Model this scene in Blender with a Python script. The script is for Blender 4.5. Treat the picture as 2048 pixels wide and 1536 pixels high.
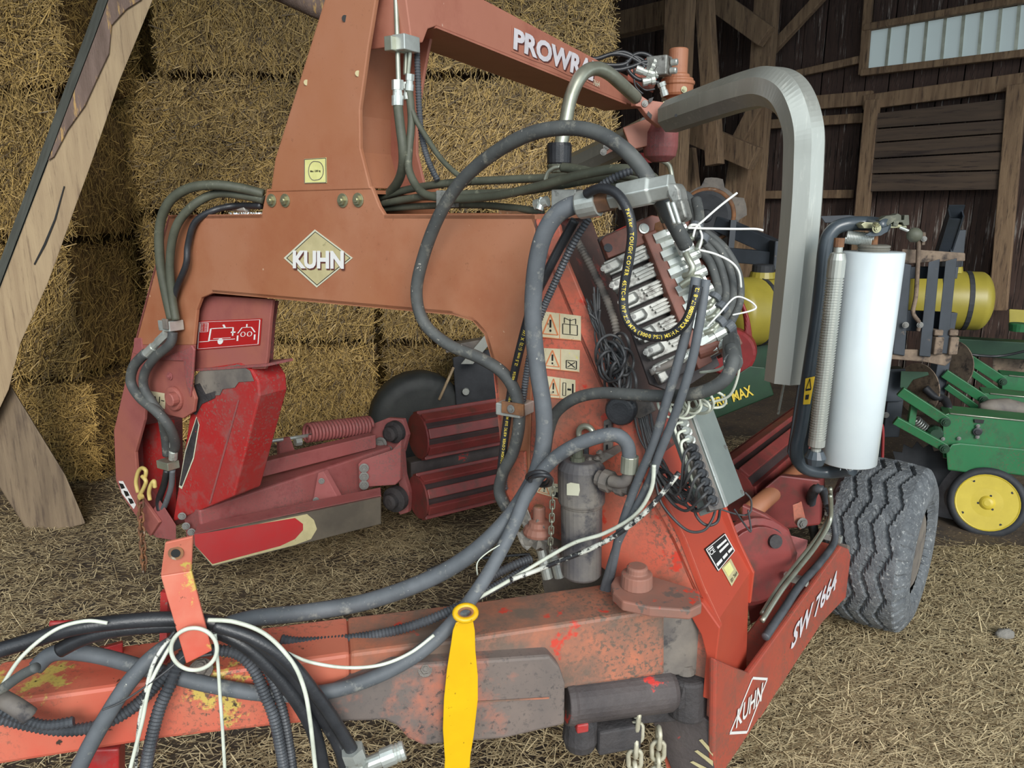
import bpy, bmesh, math, random
import numpy as np
from mathutils import Vector, Matrix

random.seed(7)
for o in list(bpy.data.objects):
    bpy.data.objects.remove(o, do_unlink=True)
scene = bpy.context.scene
COL = scene.collection
V = Vector

# ------------------------------------------------------------------ camera
FPX = 1500.0
PITCH = math.radians(13.4)
EYE = V((0.0, 0.0, 2.26))
cam_d = bpy.data.cameras.new('camera')
cam_d.sensor_fit = 'HORIZONTAL'
cam_d.sensor_width = 36.0
cam_d.lens = 36.0 * FPX / 2048.0
cam_d.clip_start = 0.05
cam_d.clip_end = 200
cam = bpy.data.objects.new('camera', cam_d)
COL.objects.link(cam)
cam.location = EYE
cam.rotation_euler = (math.pi / 2 - PITCH, 0, 0)
scene.camera = cam

# ------------------------------------------------------------------ daylight
world = bpy.data.worlds.new('sky')
scene.world = world
world.use_nodes = True
bg = world.node_tree.nodes['Background']
bg.inputs[0].default_value = (0.80, 0.92, 1.0, 1)
bg.inputs[1].default_value = 1.75
sun_d = bpy.data.lights.new('sun', 'SUN')
sun_d.energy = 2.7
sun_d.angle = math.radians(26)
sun_d.color = (1.0, 0.97, 0.92)
sun = bpy.data.objects.new('sun', sun_d)
COL.objects.link(sun)
sun.rotation_euler = (math.radians(66), 0, math.radians(13))

scene.view_settings.view_transform = 'Standard'
scene.view_settings.look = 'None'
scene.view_settings.gamma = 1.0
scene.view_settings.use_curve_mapping = False
scene.view_settings.exposure = 0.0

# ------------------------------------------------------------------ pixel to place helpers
SP, CP = math.sin(PITCH), math.cos(PITCH)
def ray(u, v):
    a = (u - 1024.0) / FPX
    b = (768.0 - v) / FPX
    return V((a, CP + SP * b, -SP + CP * b))
def P(u, v, y):                      # the point seen at (u,v) that stands y metres ahead
    r = ray(u, v)
    return EYE + r * (y / r.y)
def PZ(u, v, z):                     # the point seen at (u,v) at height z
    r = ray(u, v)
    return EYE + r * ((z - EYE.z) / r.z)
def hit(u, v, p, n):
    r = ray(u, v)
    return EYE + r * ((p - EYE).dot(n) / r.dot(n))
ZUP = V((0, 0, 1))
# the machine's front plate: A is its lower right corner, T points right, L points to the rear
A0 = V((0.70, 2.20, 0.0))
ta = math.radians(32)
T = V((math.cos(ta), -math.sin(ta), 0))
L = V((math.sin(ta), math.cos(ta), 0))
def F(u, v, l=0.0): return hit(u, v, A0 + L * l, L)
# the right side rail
ra = math.radians(38.5)
RD = V((math.sin(ra), math.cos(ra), 0))
RN = V((math.cos(ra), -math.sin(ra), 0))
def R(u, v, o=0.0): return hit(u, v, A0 + RN * o, RN)
# the drawbar
ga = math.radians(14.4)
GD = V((math.cos(ga), math.sin(ga), 0))
GN = V((math.sin(ga), -math.cos(ga), 0))      # towards the viewer
G0 = V((0.4, 2.18, 0))
def G(u, v, o=0.0): return hit(u, v, G0 + GN * o, GN)
# the barn's back wall
wa = math.radians(38)
WD = V((math.cos(wa), -math.sin(wa), 0))
WN = V((-math.sin(wa), -math.cos(wa), 0))     # into the barn
W0 = V((3.65, 9.49, 0))
def W(u, v, o=0.0): return hit(u, v, W0 + WN * o, WN)
def pxm(px, p):                      # size in metres of px pixels at point p
    fwd = V((0, CP, -SP))
    return px * (p - EYE).dot(fwd) / FPX

# ------------------------------------------------------------------ mesh helpers: each returns (verts, faces)
def join(*vfs):
    vs, fs = [], []
    for v, f in vfs:
        o = len(vs)
        vs += list(v)
        fs += [tuple(i + o for i in q) for q in f]
    return vs, fs
def newell(pts):
    n = V((0, 0, 0))
    for i in range(len(pts)):
        a, b = pts[i], pts[(i + 1) % len(pts)]
        n += V(((a.y - b.y) * (a.z + b.z), (a.z - b.z) * (a.x + b.x), (a.x - b.x) * (a.y + b.y)))
    return n
def prism(pts, vec):
    pts = [V(p) for p in pts]
    if newell(pts).dot(vec) > 0: pts = pts[::-1]
    n = len(pts)
    vs = pts + [p + vec for p in pts]
    fs = [tuple(range(n)), tuple(range(2 * n - 1, n - 1, -1))]
    fs += [(i, i + n, (i + 1) % n + n, (i + 1) % n) for i in range(n)]
    return vs, fs
def loft(a, b):                      # two polygons of equal count
    n = len(a)
    vs = [V(p) for p in a] + [V(p) for p in b]
    d = sum((V(q) - V(p) for p, q in zip(a, b)), V((0, 0, 0)))
    fs = [tuple(range(n)), tuple(range(2 * n - 1, n - 1, -1))]
    fs += [(i, i + n, (i + 1) % n + n, (i + 1) % n) for i in range(n)]
    if newell([V(p) for p in a]).dot(d) > 0: fs = [f[::-1] for f in fs]
    return vs, fs
def box(c, ax, ay, az, hx, hy, hz):
    c = V(c)
    b = [c + ax * (sx * hx) + ay * (sy * hy) - az * hz for sx, sy in ((-1, -1), (1, -1), (1, 1), (-1, 1))]
    return prism(b, az * (2 * hz))
def bar(p, q, w, d, up=None):        # box between p and q
    p, q = V(p), V(q)
    t = (q - p).normalized()
    up = V(up) if up is not None else (ZUP if abs(t.z) < .9 else V((0, 1, 0)))
    s = t.cross(up).normalized()
    n = s.cross(t).normalized()
    b = [p + s * (a * w / 2) + n * (c * d / 2) for a, c in ((-1, -1), (1, -1), (1, 1), (-1, 1))]
    return prism(b, q - p)
def spline(pts, n=8, closed=False):
    pts = [V(p) for p in pts]
    if len(pts) < 3 and not closed:
        return [pts[0].lerp(pts[-1], i / n) for i in range(n + 1)]
    out = []
    m = len(pts)
    rng = m if closed else m - 1
    for i in range(rng):
        if closed: p0, p1, p2, p3 = pts[i - 1], pts[i], pts[(i + 1) % m], pts[(i + 2) % m]
        else: p0, p1, p2, p3 = pts[max(i - 1, 0)], pts[i], pts[i + 1], pts[min(i + 2, m - 1)]
        for k in range(n):
            t = k / n
            out.append(0.5 * ((2 * p1) + (p2 - p0) * t + (2 * p0 - 5 * p1 + 4 * p2 - p3) * t * t + (3 * p1 - p0 - 3 * p2 + p3) * t ** 3))
    if not closed: out.append(pts[-1])
    return out
def resample(pts, step):
    out = [pts[0]]
    acc = 0
    for a, b in zip(pts, pts[1:]):
        d = (b - a).length
        if d < 1e-9: continue
        s = step - acc
        while s <= d:
            out.append(a.lerp(b, s / d)); s += step
        acc = d - (s - step)
    return out
def frames(pts):
    n = len(pts)
    ts = [(pts[min(i + 1, n - 1)] - pts[max(i - 1, 0)]).normalized() for i in range(n)]
    u = ts[0].cross(V((0.31, 0.17, 0.93)))
    if u.length < .1: u = ts[0].cross(V((1, 0, 0)))
    u.normalize()
    fr = []
    for t in ts:
        u = (u - t * u.dot(t)).normalized()
        fr.append((t, u, t.cross(u)))
    return fr
def tube(pts, r, seg=10, closed=False, rfun=None):
    fr = frames(pts)
    n = len(pts)
    if closed:
        fr = [((pts[(i + 1) % n] - pts[i - 1]).normalized(), None, None) for i in range(n)]
        u = fr[0][0].cross(V((0.31, 0.17, 0.93))).normalized()
        g = []
        for t, _, _ in fr:
            u = (u - t * u.dot(t)).normalized()
            g.append((t, u, t.cross(u)))
        fr = g
    vs, fs = [], []
    for i, p in enumerate(pts):
        rr = rfun(i) if rfun else r
        t, u, w = fr[i]
        for k in range(seg):
            a = 2 * math.pi * k / seg
            vs.append(p + u * (math.cos(a) * rr) + w * (math.sin(a) * rr))
    m = n if closed else n - 1
    for i in range(m):
        j = (i + 1) % n
        for k in range(seg):
            k2 = (k + 1) % seg
            fs.append((i * seg + k, i * seg + k2, j * seg + k2, j * seg + k))
    if not closed:
        fs.append(tuple(range(seg - 1, -1, -1)))
        fs.append(tuple((n - 1) * seg + k for k in range(seg)))
    return vs, fs
def corrugated(pts, r, pitch, depth=.24, seg=10):
    pitch = max(pitch, .0105)
    q = resample(pts, pitch / 2)
    return tube(q, r, seg, rfun=lambda i: r if i % 2 else r * (1 - depth))
def axes_of(ax):
    ax = V(ax).normalized()
    u = ax.cross(ZUP)
    if u.length < .05: u = V((1, 0, 0))
    u.normalize()
    return ax, u, ax.cross(u)
def lathe(prof, o, ax, seg=20):      # prof: list of (distance along axis, radius)
    ax, u, w = axes_of(ax)
    o = V(o)
    vs, fs = [], []
    for d, r in prof:
        for k in range(seg):
            a = 2 * math.pi * k / seg
            vs.append(o + ax * d + (u * math.cos(a) + w * math.sin(a)) * max(r, 1e-4))
    for i in range(len(prof) - 1):
        for k in range(seg):
            k2 = (k + 1) % seg
            fs.append((i * seg + k, i * seg + k2, (i + 1) * seg + k2, (i + 1) * seg + k))
    fs.append(tuple(range(seg - 1, -1, -1)))
    m = (len(prof) - 1) * seg
    fs.append(tuple(m + k for k in range(seg)))
    return vs, fs
def cyl(p, q, r, seg=16):
    p, q = V(p), V(q)
    return lathe([(0, r), ((q - p).length, r)], p, q - p, seg)
def helix(p, q, r, wire, turns, seg=6, per=14):
    p, q = V(p), V(q)
    ax, u, w = axes_of(q - p)
    n = int(turns * per)
    ln = (q - p).length
    pts = [p + ax * (ln * i / n) + (u * math.cos(2 * math.pi * i / per) + w * math.sin(2 * math.pi * i / per)) * r for i in range(n + 1)]
    return tube(pts, wire, seg)
def stadium(p, q, nrm, w, wire, seg=6):   # chain link from p to q in the plane with normal nrm
    t = (q - p).normalized()
    s = t.cross(nrm).normalized()
    h = (q - p).length / 2 - w
    c = (p + q) / 2
    pts = []
    for k in range(16):
        a = 2 * math.pi * k / 16
        pts.append(c + s * (math.cos(a) * w) + t * (math.sin(a) * w + (h if math.sin(a) > 0 else -h)))
    return tube(pts, wire, seg, closed=True)
def transform(vf, M):
    return [M @ V(v) for v in vf[0]], vf[1]

# ------------------------------------------------------------------ object helpers
WM = {}
def link(o, parent, M):
    COL.objects.link(o)
    WM[o.name] = M
    if parent is not None:
        o.parent = parent
        o.matrix_basis = WM[parent.name].inverted() @ M
    else:
        o.matrix_basis = M
    return o
def root(name, label, cat, loc, group=None):
    o = bpy.data.objects.new(name, None)
    o.empty_display_size = .1
    link(o, None, Matrix.Translation(V(loc)))
    o['label'] = label
    o['category'] = cat
    if group: o['group'] = group
    return o
def tag(o, label, cat=None, group=None, kind=None):
    if label: o['label'] = label
    if cat: o['category'] = cat
    if group: o['group'] = group
    if kind: o['kind'] = kind
    return o
def mesh_of(name, vf, m, smooth=False):
    me = bpy.data.meshes.new(name)
    me.from_pydata([tuple(v) for v in vf[0]], [], vf[1])
    if m is not None: me.materials.append(m)
    if smooth: me.polygons.foreach_set('use_smooth', [True] * len(me.polygons))
    me.update()
    return me
def ob(name, vf, m, parent=None, smooth=False, bev=0, at=None, label=None):
    """one mesh object from world coordinates; origin = parent's origin (or the point at)"""
    M = Matrix.Translation(V(at)) if at is not None else (WM[parent.name] if parent is not None else Matrix.Translation(sum((V(v) for v in vf[0]), V((0, 0, 0))) / len(vf[0])))
    Mi = M.inverted()
    me = mesh_of(name, ([Mi @ V(v) for v in vf[0]], vf[1]), m, smooth)
    o = bpy.data.objects.new(name, me)
    link(o, parent, M)
    if bev:
        b = o.modifiers.new('bevel', 'BEVEL')
        b.width = bev; b.segments = 2; b.limit_method = 'ANGLE'; b.angle_limit = math.radians(35)
        b.harden_normals = False
    if label: o['label'] = label
    return o
def inst(name, me, M, parent=None):
    o = bpy.data.objects.new(name, me)
    return link(o, parent, M)
def basis(o, x, y, z):
    M = Matrix.Identity(4)
    for i, a in enumerate((x, y, z)):
        for k in range(3): M[k][i] = a[k]
    for k in range(3): M[k][3] = o[k]
    return M
def axm(o, ax, s=1.0):
    ax, u, w = axes_of(ax)
    return basis(o, u * s, w * s, ax * s)
BOLT = {}
def bolt(p, ax, r, m, parent, name='bolt'):
    if m.name not in BOLT:
        hexp = [(math.cos(math.pi * k / 3), math.sin(math.pi * k / 3)) for k in range(6)]
        w = lathe([(0, 1.5), (.22, 1.5), (.25, 1.42)], (0, 0, 0), (0, 0, 1), 16)
        h = prism([V((x, y, .2)) for x, y in hexp], V((0, 0, .62)))
        s = lathe([(.7, .55), (1.05, .55), (1.1, .5)], (0, 0, 0), (0, 0, 1), 10)
        BOLT[m.name] = mesh_of('bolt', join(w, h, s), m)
    return inst(name, BOLT[m.name], axm(p, ax, r), parent)
def web(pts, vec, th, side):         # plate that follows a polyline, swept by vec, thickness th towards side
    q = [V(p) for p in pts]
    off = []
    for i, p in enumerate(q):
        t = (q[min(i + 1, len(q) - 1)] - q[max(i - 1, 0)]).normalized()
        n = t.cross(vec).normalized()
        if n.dot(V(side)) < 0: n = -n
        off.append(p + n * th)
    return prism(q + off[::-1], V(vec))
def qmap(c):                         # unit square to four corners bl, br, tr, tl
    bl, br, tr, tl = [V(p) for p in c]
    return lambda a, b: bl * ((1 - a) * (1 - b)) + br * (a * (1 - b)) + tr * (a * b) + tl * ((1 - a) * b)
_tc = {}
def text_mesh(s, bold=0.0, extr=0.0):
    k = (s, bold)
    if k in _tc: return _tc[k]
    c = bpy.data.curves.new('lettering', 'FONT')
    c.body = s; c.size = 1; c.offset = bold; c.resolution_u = 3
    o = bpy.data.objects.new('tmp', c)
    COL.objects.link(o)
    bpy.context.view_layer.update()
    me = bpy.data.meshes.new_from_object(o.evaluated_get(bpy.context.evaluated_depsgraph_get()))
    vs = [V(v.co) for v in me.vertices]
    fs = [tuple(p.vertices) for p in me.polygons]
    bpy.data.objects.remove(o, do_unlink=True)
    bpy.data.curves.remove(c)
    bpy.data.meshes.remove(me)
    _tc[k] = (vs, fs)
    return vs, fs
def text_quad(s, corners, m, parent, name='lettering', bold=0.0, lift=None):
    vs, fs = text_mesh(s, bold)
    x0 = min(v.x for v in vs); x1 = max(v.x for v in vs)
    y0 = min(v.y for v in vs); y1 = max(v.y for v in vs)
    q = qmap(corners)
    c = [V(p) for p in corners]
    n = (c[1] - c[0]).cross(c[3] - c[0]).normalized()
    if n.dot(EYE - c[0]) < 0: n = -n
    d = n * (lift if lift else .0012)
    return ob(name, ([q((v.x - x0) / (x1 - x0), (v.y - y0) / (y1 - y0)) + d for v in vs], fs), m, parent)
def shape_quad(polys, corners, m, parent, name, th=.0010, lift=.0004):
    """flat print: polygons in unit square coordinates, as thin pieces on the surface"""
    q = qmap(corners)
    c = [V(p) for p in corners]
    n = (c[1] - c[0]).cross(c[3] - c[0]).normalized()
    if n.dot(EYE - c[0]) < 0: n = -n
    parts = [prism([q(a, b) + n * lift for a, b in poly], n * th) for poly in polys]
    return ob(name, join(*parts), m, parent)
def stroke(a, b, w):                 # a thin line in unit coordinates
    a, b = V((a[0], a[1])), V((b[0], b[1]))
    d = (b - a).normalized()
    n = V((-d.y, d.x)) * (w / 2)
    return [tuple(a + n), tuple(b + n), tuple(b - n), tuple(a - n)]
def outline(pts, w):
    return [stroke(pts[i], pts[(i + 1) % len(pts)], w) for i in range(len(pts))]
# ------------------------------------------------------------------ materials (all procedural)
def mat(name, c1, c2=None, scale=4.0, rough=.6, metal=0.0, c3=None, thr=.62, soft=.06, scale3=9.0, stretch=(1, 1, 1), bump=0.0, bscale=60.0, c4=None, thr4=.7, scale4=40.0, spec=None, island=None, speck=None, tint=0.0):
    m = bpy.data.materials.new(name)
    m.use_nodes = True
    nt = m.node_tree
    N, K = nt.nodes, nt.links
    b = N['Principled BSDF']
    b.inputs['Roughness'].default_value = rough
    b.inputs['Metallic'].default_value = metal
    if spec is not None: b.inputs['Specular IOR Level'].default_value = spec
    tc = N.new('ShaderNodeTexCoord')
    mp = N.new('ShaderNodeMapping')
    mp.inputs['Scale'].default_value = stretch
    K.new(tc.outputs['Object'], mp.inputs['Vector'])
    def noise(s, det=6.0, r=.6):
        n = N.new('ShaderNodeTexNoise')
        n.inputs['Scale'].default_value = s
        n.inputs['Detail'].default_value = det
        n.inputs['Roughness'].default_value = r
        K.new(mp.outputs['Vector'], n.inputs['Vector'])
        return n.outputs['Fac']
    def ramp(src, a, c):
        r = N.new('ShaderNodeMapRange')
        r.inputs['From Min'].default_value = a
        r.inputs['From Max'].default_value = c
        K.new(src, r.inputs['Value'])
        return r.outputs['Result']
    def mix(fac, x, y):
        n = N.new('ShaderNodeMix')
        n.data_type = 'RGBA'
        K.new(fac, n.inputs['Factor'])
        for s, q in ((n.inputs[6], x), (n.inputs[7], y)):
            if isinstance(q, tuple): s.default_value = (*q, 1)
            else: K.new(q, s)
        return n.outputs[2]
    col = tuple(c1)
    if c2 is not None:
        if island:
            g = N.new('ShaderNodeNewGeometry')
            col = mix(g.outputs['Random Per Island'], col, tuple(c2))
        else:
            col = mix(ramp(noise(scale), .36, .64), col, tuple(c2))
    if c3 is not None: col = mix(ramp(noise(scale3, 9.0, .68), thr - soft, thr + soft), col, tuple(c3))
    if c4 is not None: col = mix(ramp(noise(scale4, 4.0, .6), thr4 - .02, thr4 + .02), col, tuple(c4))
    if speck is not None:            # (colour, threshold, scale): fine dirt that comes in larger patches
        mm = N.new('ShaderNodeMath'); mm.operation = 'MULTIPLY'
        K.new(ramp(noise(speck[2], 3.0, .7), speck[1] - .05, speck[1] + .05), mm.inputs[0])
        K.new(ramp(noise(2.3, 5.0, .6), .38, .58), mm.inputs[1])
        col = mix(mm.outputs[0], col, tuple(speck[0]))
    if tint:
        oi = N.new('ShaderNodeObjectInfo')
        r2 = N.new('ShaderNodeMapRange')
        r2.inputs['To Min'].default_value = 1 - tint
        r2.inputs['To Max'].default_value = 1 + tint
        K.new(oi.outputs['Random'], r2.inputs['Value'])
        vm = N.new('ShaderNodeVectorMath'); vm.operation = 'SCALE'
        K.new(col, vm.inputs[0]); K.new(r2.outputs['Result'], vm.inputs['Scale'])
        col = vm.outputs[0]
    if isinstance(col, tuple): b.inputs['Base Color'].default_value = (*col, 1)
    else: K.new(col, b.inputs['Base Color'])
    if bump:
        bp = N.new('ShaderNodeBump')
        bp.inputs['Strength'].default_value = bump
        bp.inputs['Distance'].default_value = .01
        K.new(noise(bscale, 4.0), bp.inputs['Height'])
        K.new(bp.outputs['Normal'], b.inputs['Normal'])
    return m
def S(r, g, b):                      # sRGB 0-255 to linear
    f = lambda c: (c / 12.92 if c <= .04045 else ((c + .055) / 1.055) ** 2.4)
    return tuple(f(x / 255.0) for x in (r, g, b))
M = {}
M['salmon'] = mat('faded_red_paint', S(163, 106, 74), S(169, 115, 87), 2.2, .55, c3=S(154, 92, 62), thr=.60, soft=.14, scale3=3.0, c4=S(205, 170, 140), thr4=.735, scale4=30, speck=(S(138, 90, 64), .68, 60))
M['pink'] = mat('bleached_red_paint', S(196, 110, 88), S(204, 98, 76), 3.0, .55, c3=S(132, 96, 80), thr=.55, soft=.12, scale3=4.0, c4=S(206, 66, 48), thr4=.64, scale4=9, speck=(S(128, 92, 78), .56, 70))
M['boom'] = mat('boom_red_paint', S(170, 110, 90), S(176, 116, 96), 2.4, .5, c3=S(154, 92, 76), thr=.62, soft=.12, scale3=4.0, c4=S(215, 190, 170), thr4=.75, scale4=24)
M['red'] = mat('deep_red_paint', S(172, 40, 40), S(160, 54, 52), 4.0, .45, c3=S(144, 90, 86), thr=.62, soft=.1, scale3=6.0, speck=(S(130, 96, 88), .6, 70))
M['bright'] = mat('bright_red_paint', S(182, 72, 50), S(170, 70, 52), 3.0, .42, c3=S(226, 140, 110), thr=.72, soft=.03, scale3=22.0, c4=S(70, 28, 22), thr4=.72, scale4=60)
M['mauve'] = mat('dusty_red_paint', S(146, 78, 76), S(156, 94, 92), 3.0, .6, c3=S(128, 60, 60), thr=.60, soft=.1, scale3=6.0, speck=(S(120, 84, 80), .55, 80))
M['legfar'] = mat('far_leg_paint', S(158, 94, 80), S(154, 90, 84), 3.0, .58, c3=S(140, 78, 74), thr=.58, soft=.12, scale3=4.0)
M['pivot'] = mat('dusty_pivot_paint', S(150, 100, 84), S(126, 96, 84), 5.0, .65, c3=S(204, 66, 46), thr=.60, soft=.025, scale3=10, c4=S(104, 90, 82), thr4=.60, scale4=14)
M['rail'] = mat('rail_red_paint', S(170, 78, 60), S(162, 72, 58), 3.0, .48, c3=S(134, 80, 68), thr=.58, soft=.1, scale3=6.0, speck=(S(120, 84, 70), .55, 80))
M['roller'] = mat('roller_red_paint', S(136, 60, 56), S(114, 50, 48), 4.0, .5, c3=S(90, 60, 52), thr=.60, soft=.1, scale3=10.0)
M['channel'] = mat('grimy_leg_channel', S(96, 68, 60), S(66, 50, 46), 5, .7, c3=S(160, 70, 58), thr=.62, soft=.05, scale3=6)
M['rollercore'] = mat('dark_roller_core', S(62, 44, 42), S(46, 34, 34), 6, .7)  # core coloured darker than its ribs so the grooves stand out
M['grime'] = mat('red_paint_under_black_grime', S(62, 56, 56), S(84, 76, 74), 5.0, .7, c3=S(196, 56, 48), thr=.63, soft=.015, scale3=5.0, bump=.3)
M['tongue'] = mat('drawbar_worn_paint', S(184, 112, 84), S(170, 104, 80), 2.0, .6, c3=S(112, 94, 82), thr=.48, soft=.10, scale3=3.0, c4=S(196, 66, 50), thr4=.66, scale4=8, speck=(S(104, 88, 76), .56, 70))
M['tongue_worn'] = mat('drawbar_paint_worn_to_primer', S(196, 112, 88), S(200, 92, 72), 3.0, .52, c3=S(204, 178, 92), thr=.60, soft=.015, scale3=4.5, c4=S(60, 48, 40), thr4=.68, scale4=18, speck=(S(110, 84, 70), .58, 80))
M['hookpaint'] = mat('bracket_worn_paint', S(204, 120, 98), S(198, 80, 62), 4.0, .52, c3=S(200, 176, 88), thr=.60, soft=.02, scale3=8.0, c4=S(60, 40, 32), thr4=.68, scale4=30)
M['blade'] = mat('worn_steel_with_red_paint', S(178, 48, 50), S(170, 62, 62), 5.0, .4)
M['steel_worn'] = mat('polished_dusty_steel', S(112, 104, 94), S(136, 126, 112), 4.0, .42, .55)
M['cover'] = mat('grey_dirty_cover', S(98, 90, 86), S(120, 106, 98), 3.0, .7, c3=S(176, 108, 86), thr=.60, soft=.07, scale3=3.4, speck=(S(72, 68, 66), .6, 60))
M['blackgrime'] = mat('black_oily_grime', S(44, 42, 44), S(64, 60, 60), 8.0, .75, bump=.6, bscale=40, c3=S(190, 48, 46), thr=.67, soft=.012, scale3=7.0)
M['dusty_grey'] = mat('dusty_grey_metal', S(128, 120, 110), S(96, 90, 86), 6.0, .7, c3=S(58, 56, 58), thr=.62, soft=.05, scale3=9.0)
M['filter'] = mat('dusty_black_cylinder', S(118, 112, 104), S(80, 78, 80), 6.0, .6, c3=S(52, 52, 58), thr=.56, soft=.05, scale3=7.0)
M['steel'] = mat('zinc_steel', S(204, 208, 202), S(176, 180, 174), 12.0, .36, .55, c3=S(120, 112, 96), thr=.66, soft=.06, scale3=20)
M['dull'] = mat('dull_bolt_steel', S(142, 142, 138), S(116, 114, 110), 30.0, .5, .4)
M['tube'] = mat('galvanised_tube', S(150, 152, 136), S(176, 178, 162), 8.0, .36, .6)
M['brass'] = mat('yellow_zinc_bolt', S(176, 172, 138), S(146, 146, 120), 20.0, .38, .7)
M['alu'] = mat('brushed_aluminium', S(186, 188, 180), S(164, 166, 158), 3.0, .38, .55, stretch=(1, 1, .15), c3=S(206, 206, 196), thr=.66, soft=.1, scale3=30)
M['castalu'] = mat('cast_aluminium', S(166, 166, 160), S(136, 136, 130), 14.0, .45, .55, c3=S(70, 66, 62), thr=.60, soft=.08, scale3=24)  # dark blotches put the shadows between castings into the colour
M['brownblock'] = mat('brown_primer_block', S(122, 72, 58), S(104, 62, 50), 8.0, .55, c3=S(84, 58, 48), thr=.6, soft=.08, scale3=14)
M['rust'] = mat('rusty_steel', S(140, 96, 62), S(96, 70, 54), 14.0, .8, c3=S(180, 176, 160), thr=.62, soft=.04, scale3=12)
M['hose'] = mat('dusty_black_rubber', S(84, 86, 84), S(66, 68, 68), 10.0, .65, c3=S(124, 122, 112), thr=.62, soft=.06, scale3=18, c4=S(196, 190, 176), thr4=.70, scale4=60)
M['hose_green'] = mat('greenish_dusty_rubber', S(88, 90, 76), S(72, 74, 62), 10.0, .6, c3=S(128, 128, 108), thr=.66, soft=.06, scale3=24)
M['hose_grey'] = mat('grey_rubber_hose', S(98, 102, 106), S(80, 84, 88), 8.0, .62, c3=S(136, 136, 130), thr=.62, soft=.06, scale3=16, c4=S(190, 188, 176), thr4=.71, scale4=60)
M['hose_black'] = mat('black_rubber_hose', S(36, 37, 40), S(50, 51, 54), 10.0, .38, bump=.12, bscale=160, c3=S(80, 80, 80), thr=.70, soft=.05, scale3=18)
M['corr'] = mat('black_corrugated_conduit', S(58, 61, 65), S(82, 84, 88), 12.0, .5)
M['wire'] = mat('black_wire', S(50, 50, 52), S(78, 78, 78), 14.0, .5)
M['wire_white'] = mat('white_cable', S(212, 216, 200), S(186, 190, 174), 14.0, .5, c3=S(110, 110, 96), thr=.70, soft=.02, scale3=30)
M['wire_mottled'] = mat('white_cable_with_black_grime', S(206, 206, 196), S(196, 196, 184), 14.0, .5, c3=S(40, 40, 42), thr=.50, soft=.03, scale3=26)
M['ziptie'] = mat('white_nylon', S(226, 226, 220), rough=.4)
M['white'] = mat('white_print', S(226, 224, 220), rough=.5)
M['white_worn'] = mat('worn_white_print', S(222, 216, 220), S(200, 196, 200), 12, .5, c3=S(176, 120, 106), thr=.66, soft=.03, scale3=24)
M['badge'] = mat('aged_badge_field', S(196, 184, 140), S(182, 170, 128), 14, .5, c3=S(150, 140, 104), thr=.66, soft=.02, scale3=26)
M['badge_edge'] = mat('badge_rim', S(206, 204, 180), rough=.45)
M['black'] = mat('black_print', S(30, 30, 30), rough=.5)
M['darkprint'] = mat('dark_shadow_print', S(96, 52, 46), rough=.5)
M['paper'] = mat('worn_sticker_paper', S(216, 204, 172), S(200, 190, 156), 20, .6, c3=S(226, 214, 96), thr=.66, soft=.02, scale3=12, c4=S(110, 100, 84), thr4=.68, scale4=60)
M['yellowsticker'] = mat('pale_yellow_sticker', S(226, 222, 150), S(214, 210, 138), 20, .5)
M['orange'] = mat('orange_print', S(214, 130, 84), rough=.5)
M['redsticker'] = mat('red_sticker', S(170, 34, 34), rough=.4)
M['yellow'] = mat('yellow_strap', S(224, 176, 14), S(214, 164, 12), 6, .42, c4=S(110, 80, 16), thr4=.70, scale4=60)
M['yellowplate'] = mat('yellow_warning_label', S(232, 190, 40), rough=.45)
M['darkgrey'] = mat('dark_grey_tube_paint', S(70, 78, 84), S(62, 70, 76), 6, .28)
M['film'] = mat('white_stretch_film', S(214, 224, 226), S(206, 216, 220), 3, .22, spec=.6)
M['filmdark'] = mat('grey_rubber_ring', S(112, 108, 98), rough=.5)
M['tyre'] = mat('tyre_rubber', S(108, 112, 115), S(84, 88, 92), 16, .8, bump=.9, bscale=70, c3=S(168, 170, 168), thr=.62, soft=.06, scale3=60)
M['tyreside'] = mat('dark_tyre_rubber', S(52, 54, 58), S(40, 42, 46), 10, .7)
M['green'] = mat('green_machine_paint', S(36, 98, 60), S(42, 110, 68), 3, .42, c3=S(48, 80, 56), thr=.60, soft=.1, scale3=6, speck=(S(78, 84, 62), .58, 70))
M['darkgreen'] = mat('dark_green_paint', S(30, 66, 42), S(24, 54, 36), 4, .5)
M['jdyellow'] = mat('yellow_wheel_paint', S(206, 184, 62), S(192, 170, 54), 6, .45, c3=S(120, 104, 60), thr=.72, soft=.02, scale3=20)
M['tank'] = mat('yellow_tank_plastic', S(160, 146, 58), S(144, 132, 52), 3, .4)
M['darksteel'] = mat('dark_painted_steel', S(54, 60, 68), S(44, 50, 56), 6, .5, c3=S(110, 96, 82), thr=.68, soft=.03, scale3=9)
M['mudsteel'] = mat('mud_crusted_steel', S(136, 118, 100), S(100, 86, 74), 12, .85, c3=S(60, 52, 48), thr=.58, soft=.06, scale3=14)
M['disc'] = mat('worn_steel_disc', S(136, 134, 136), S(96, 92, 94), 5, .45, .6)
M['redhose'] = mat('red_rubber_hose', S(140, 44, 46), S(120, 40, 40), 6, .5)
M['greywood'] = mat('weathered_prop_timber', S(132, 114, 92), S(108, 92, 74), 2.0, .8, stretch=(6, 6, .6), c3=S(84, 70, 58), thr=.58, soft=.08, scale3=5, bump=.3, bscale=18)
M['wood'] = mat('pale_hewn_timber', S(172, 150, 118), S(152, 130, 102), 2.0, .75, stretch=(6, 6, .6), c3=S(112, 92, 72), thr=.62, soft=.08, scale3=5, bump=.3, bscale=18, c4=S(50, 38, 30), thr4=.70, scale4=46)
M['woodside'] = mat('grey_timber_side', S(98, 102, 96), S(84, 86, 80), 3.0, .8, stretch=(5, 5, .6))  # left side face coloured greyer and darker than the hewn face
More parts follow.
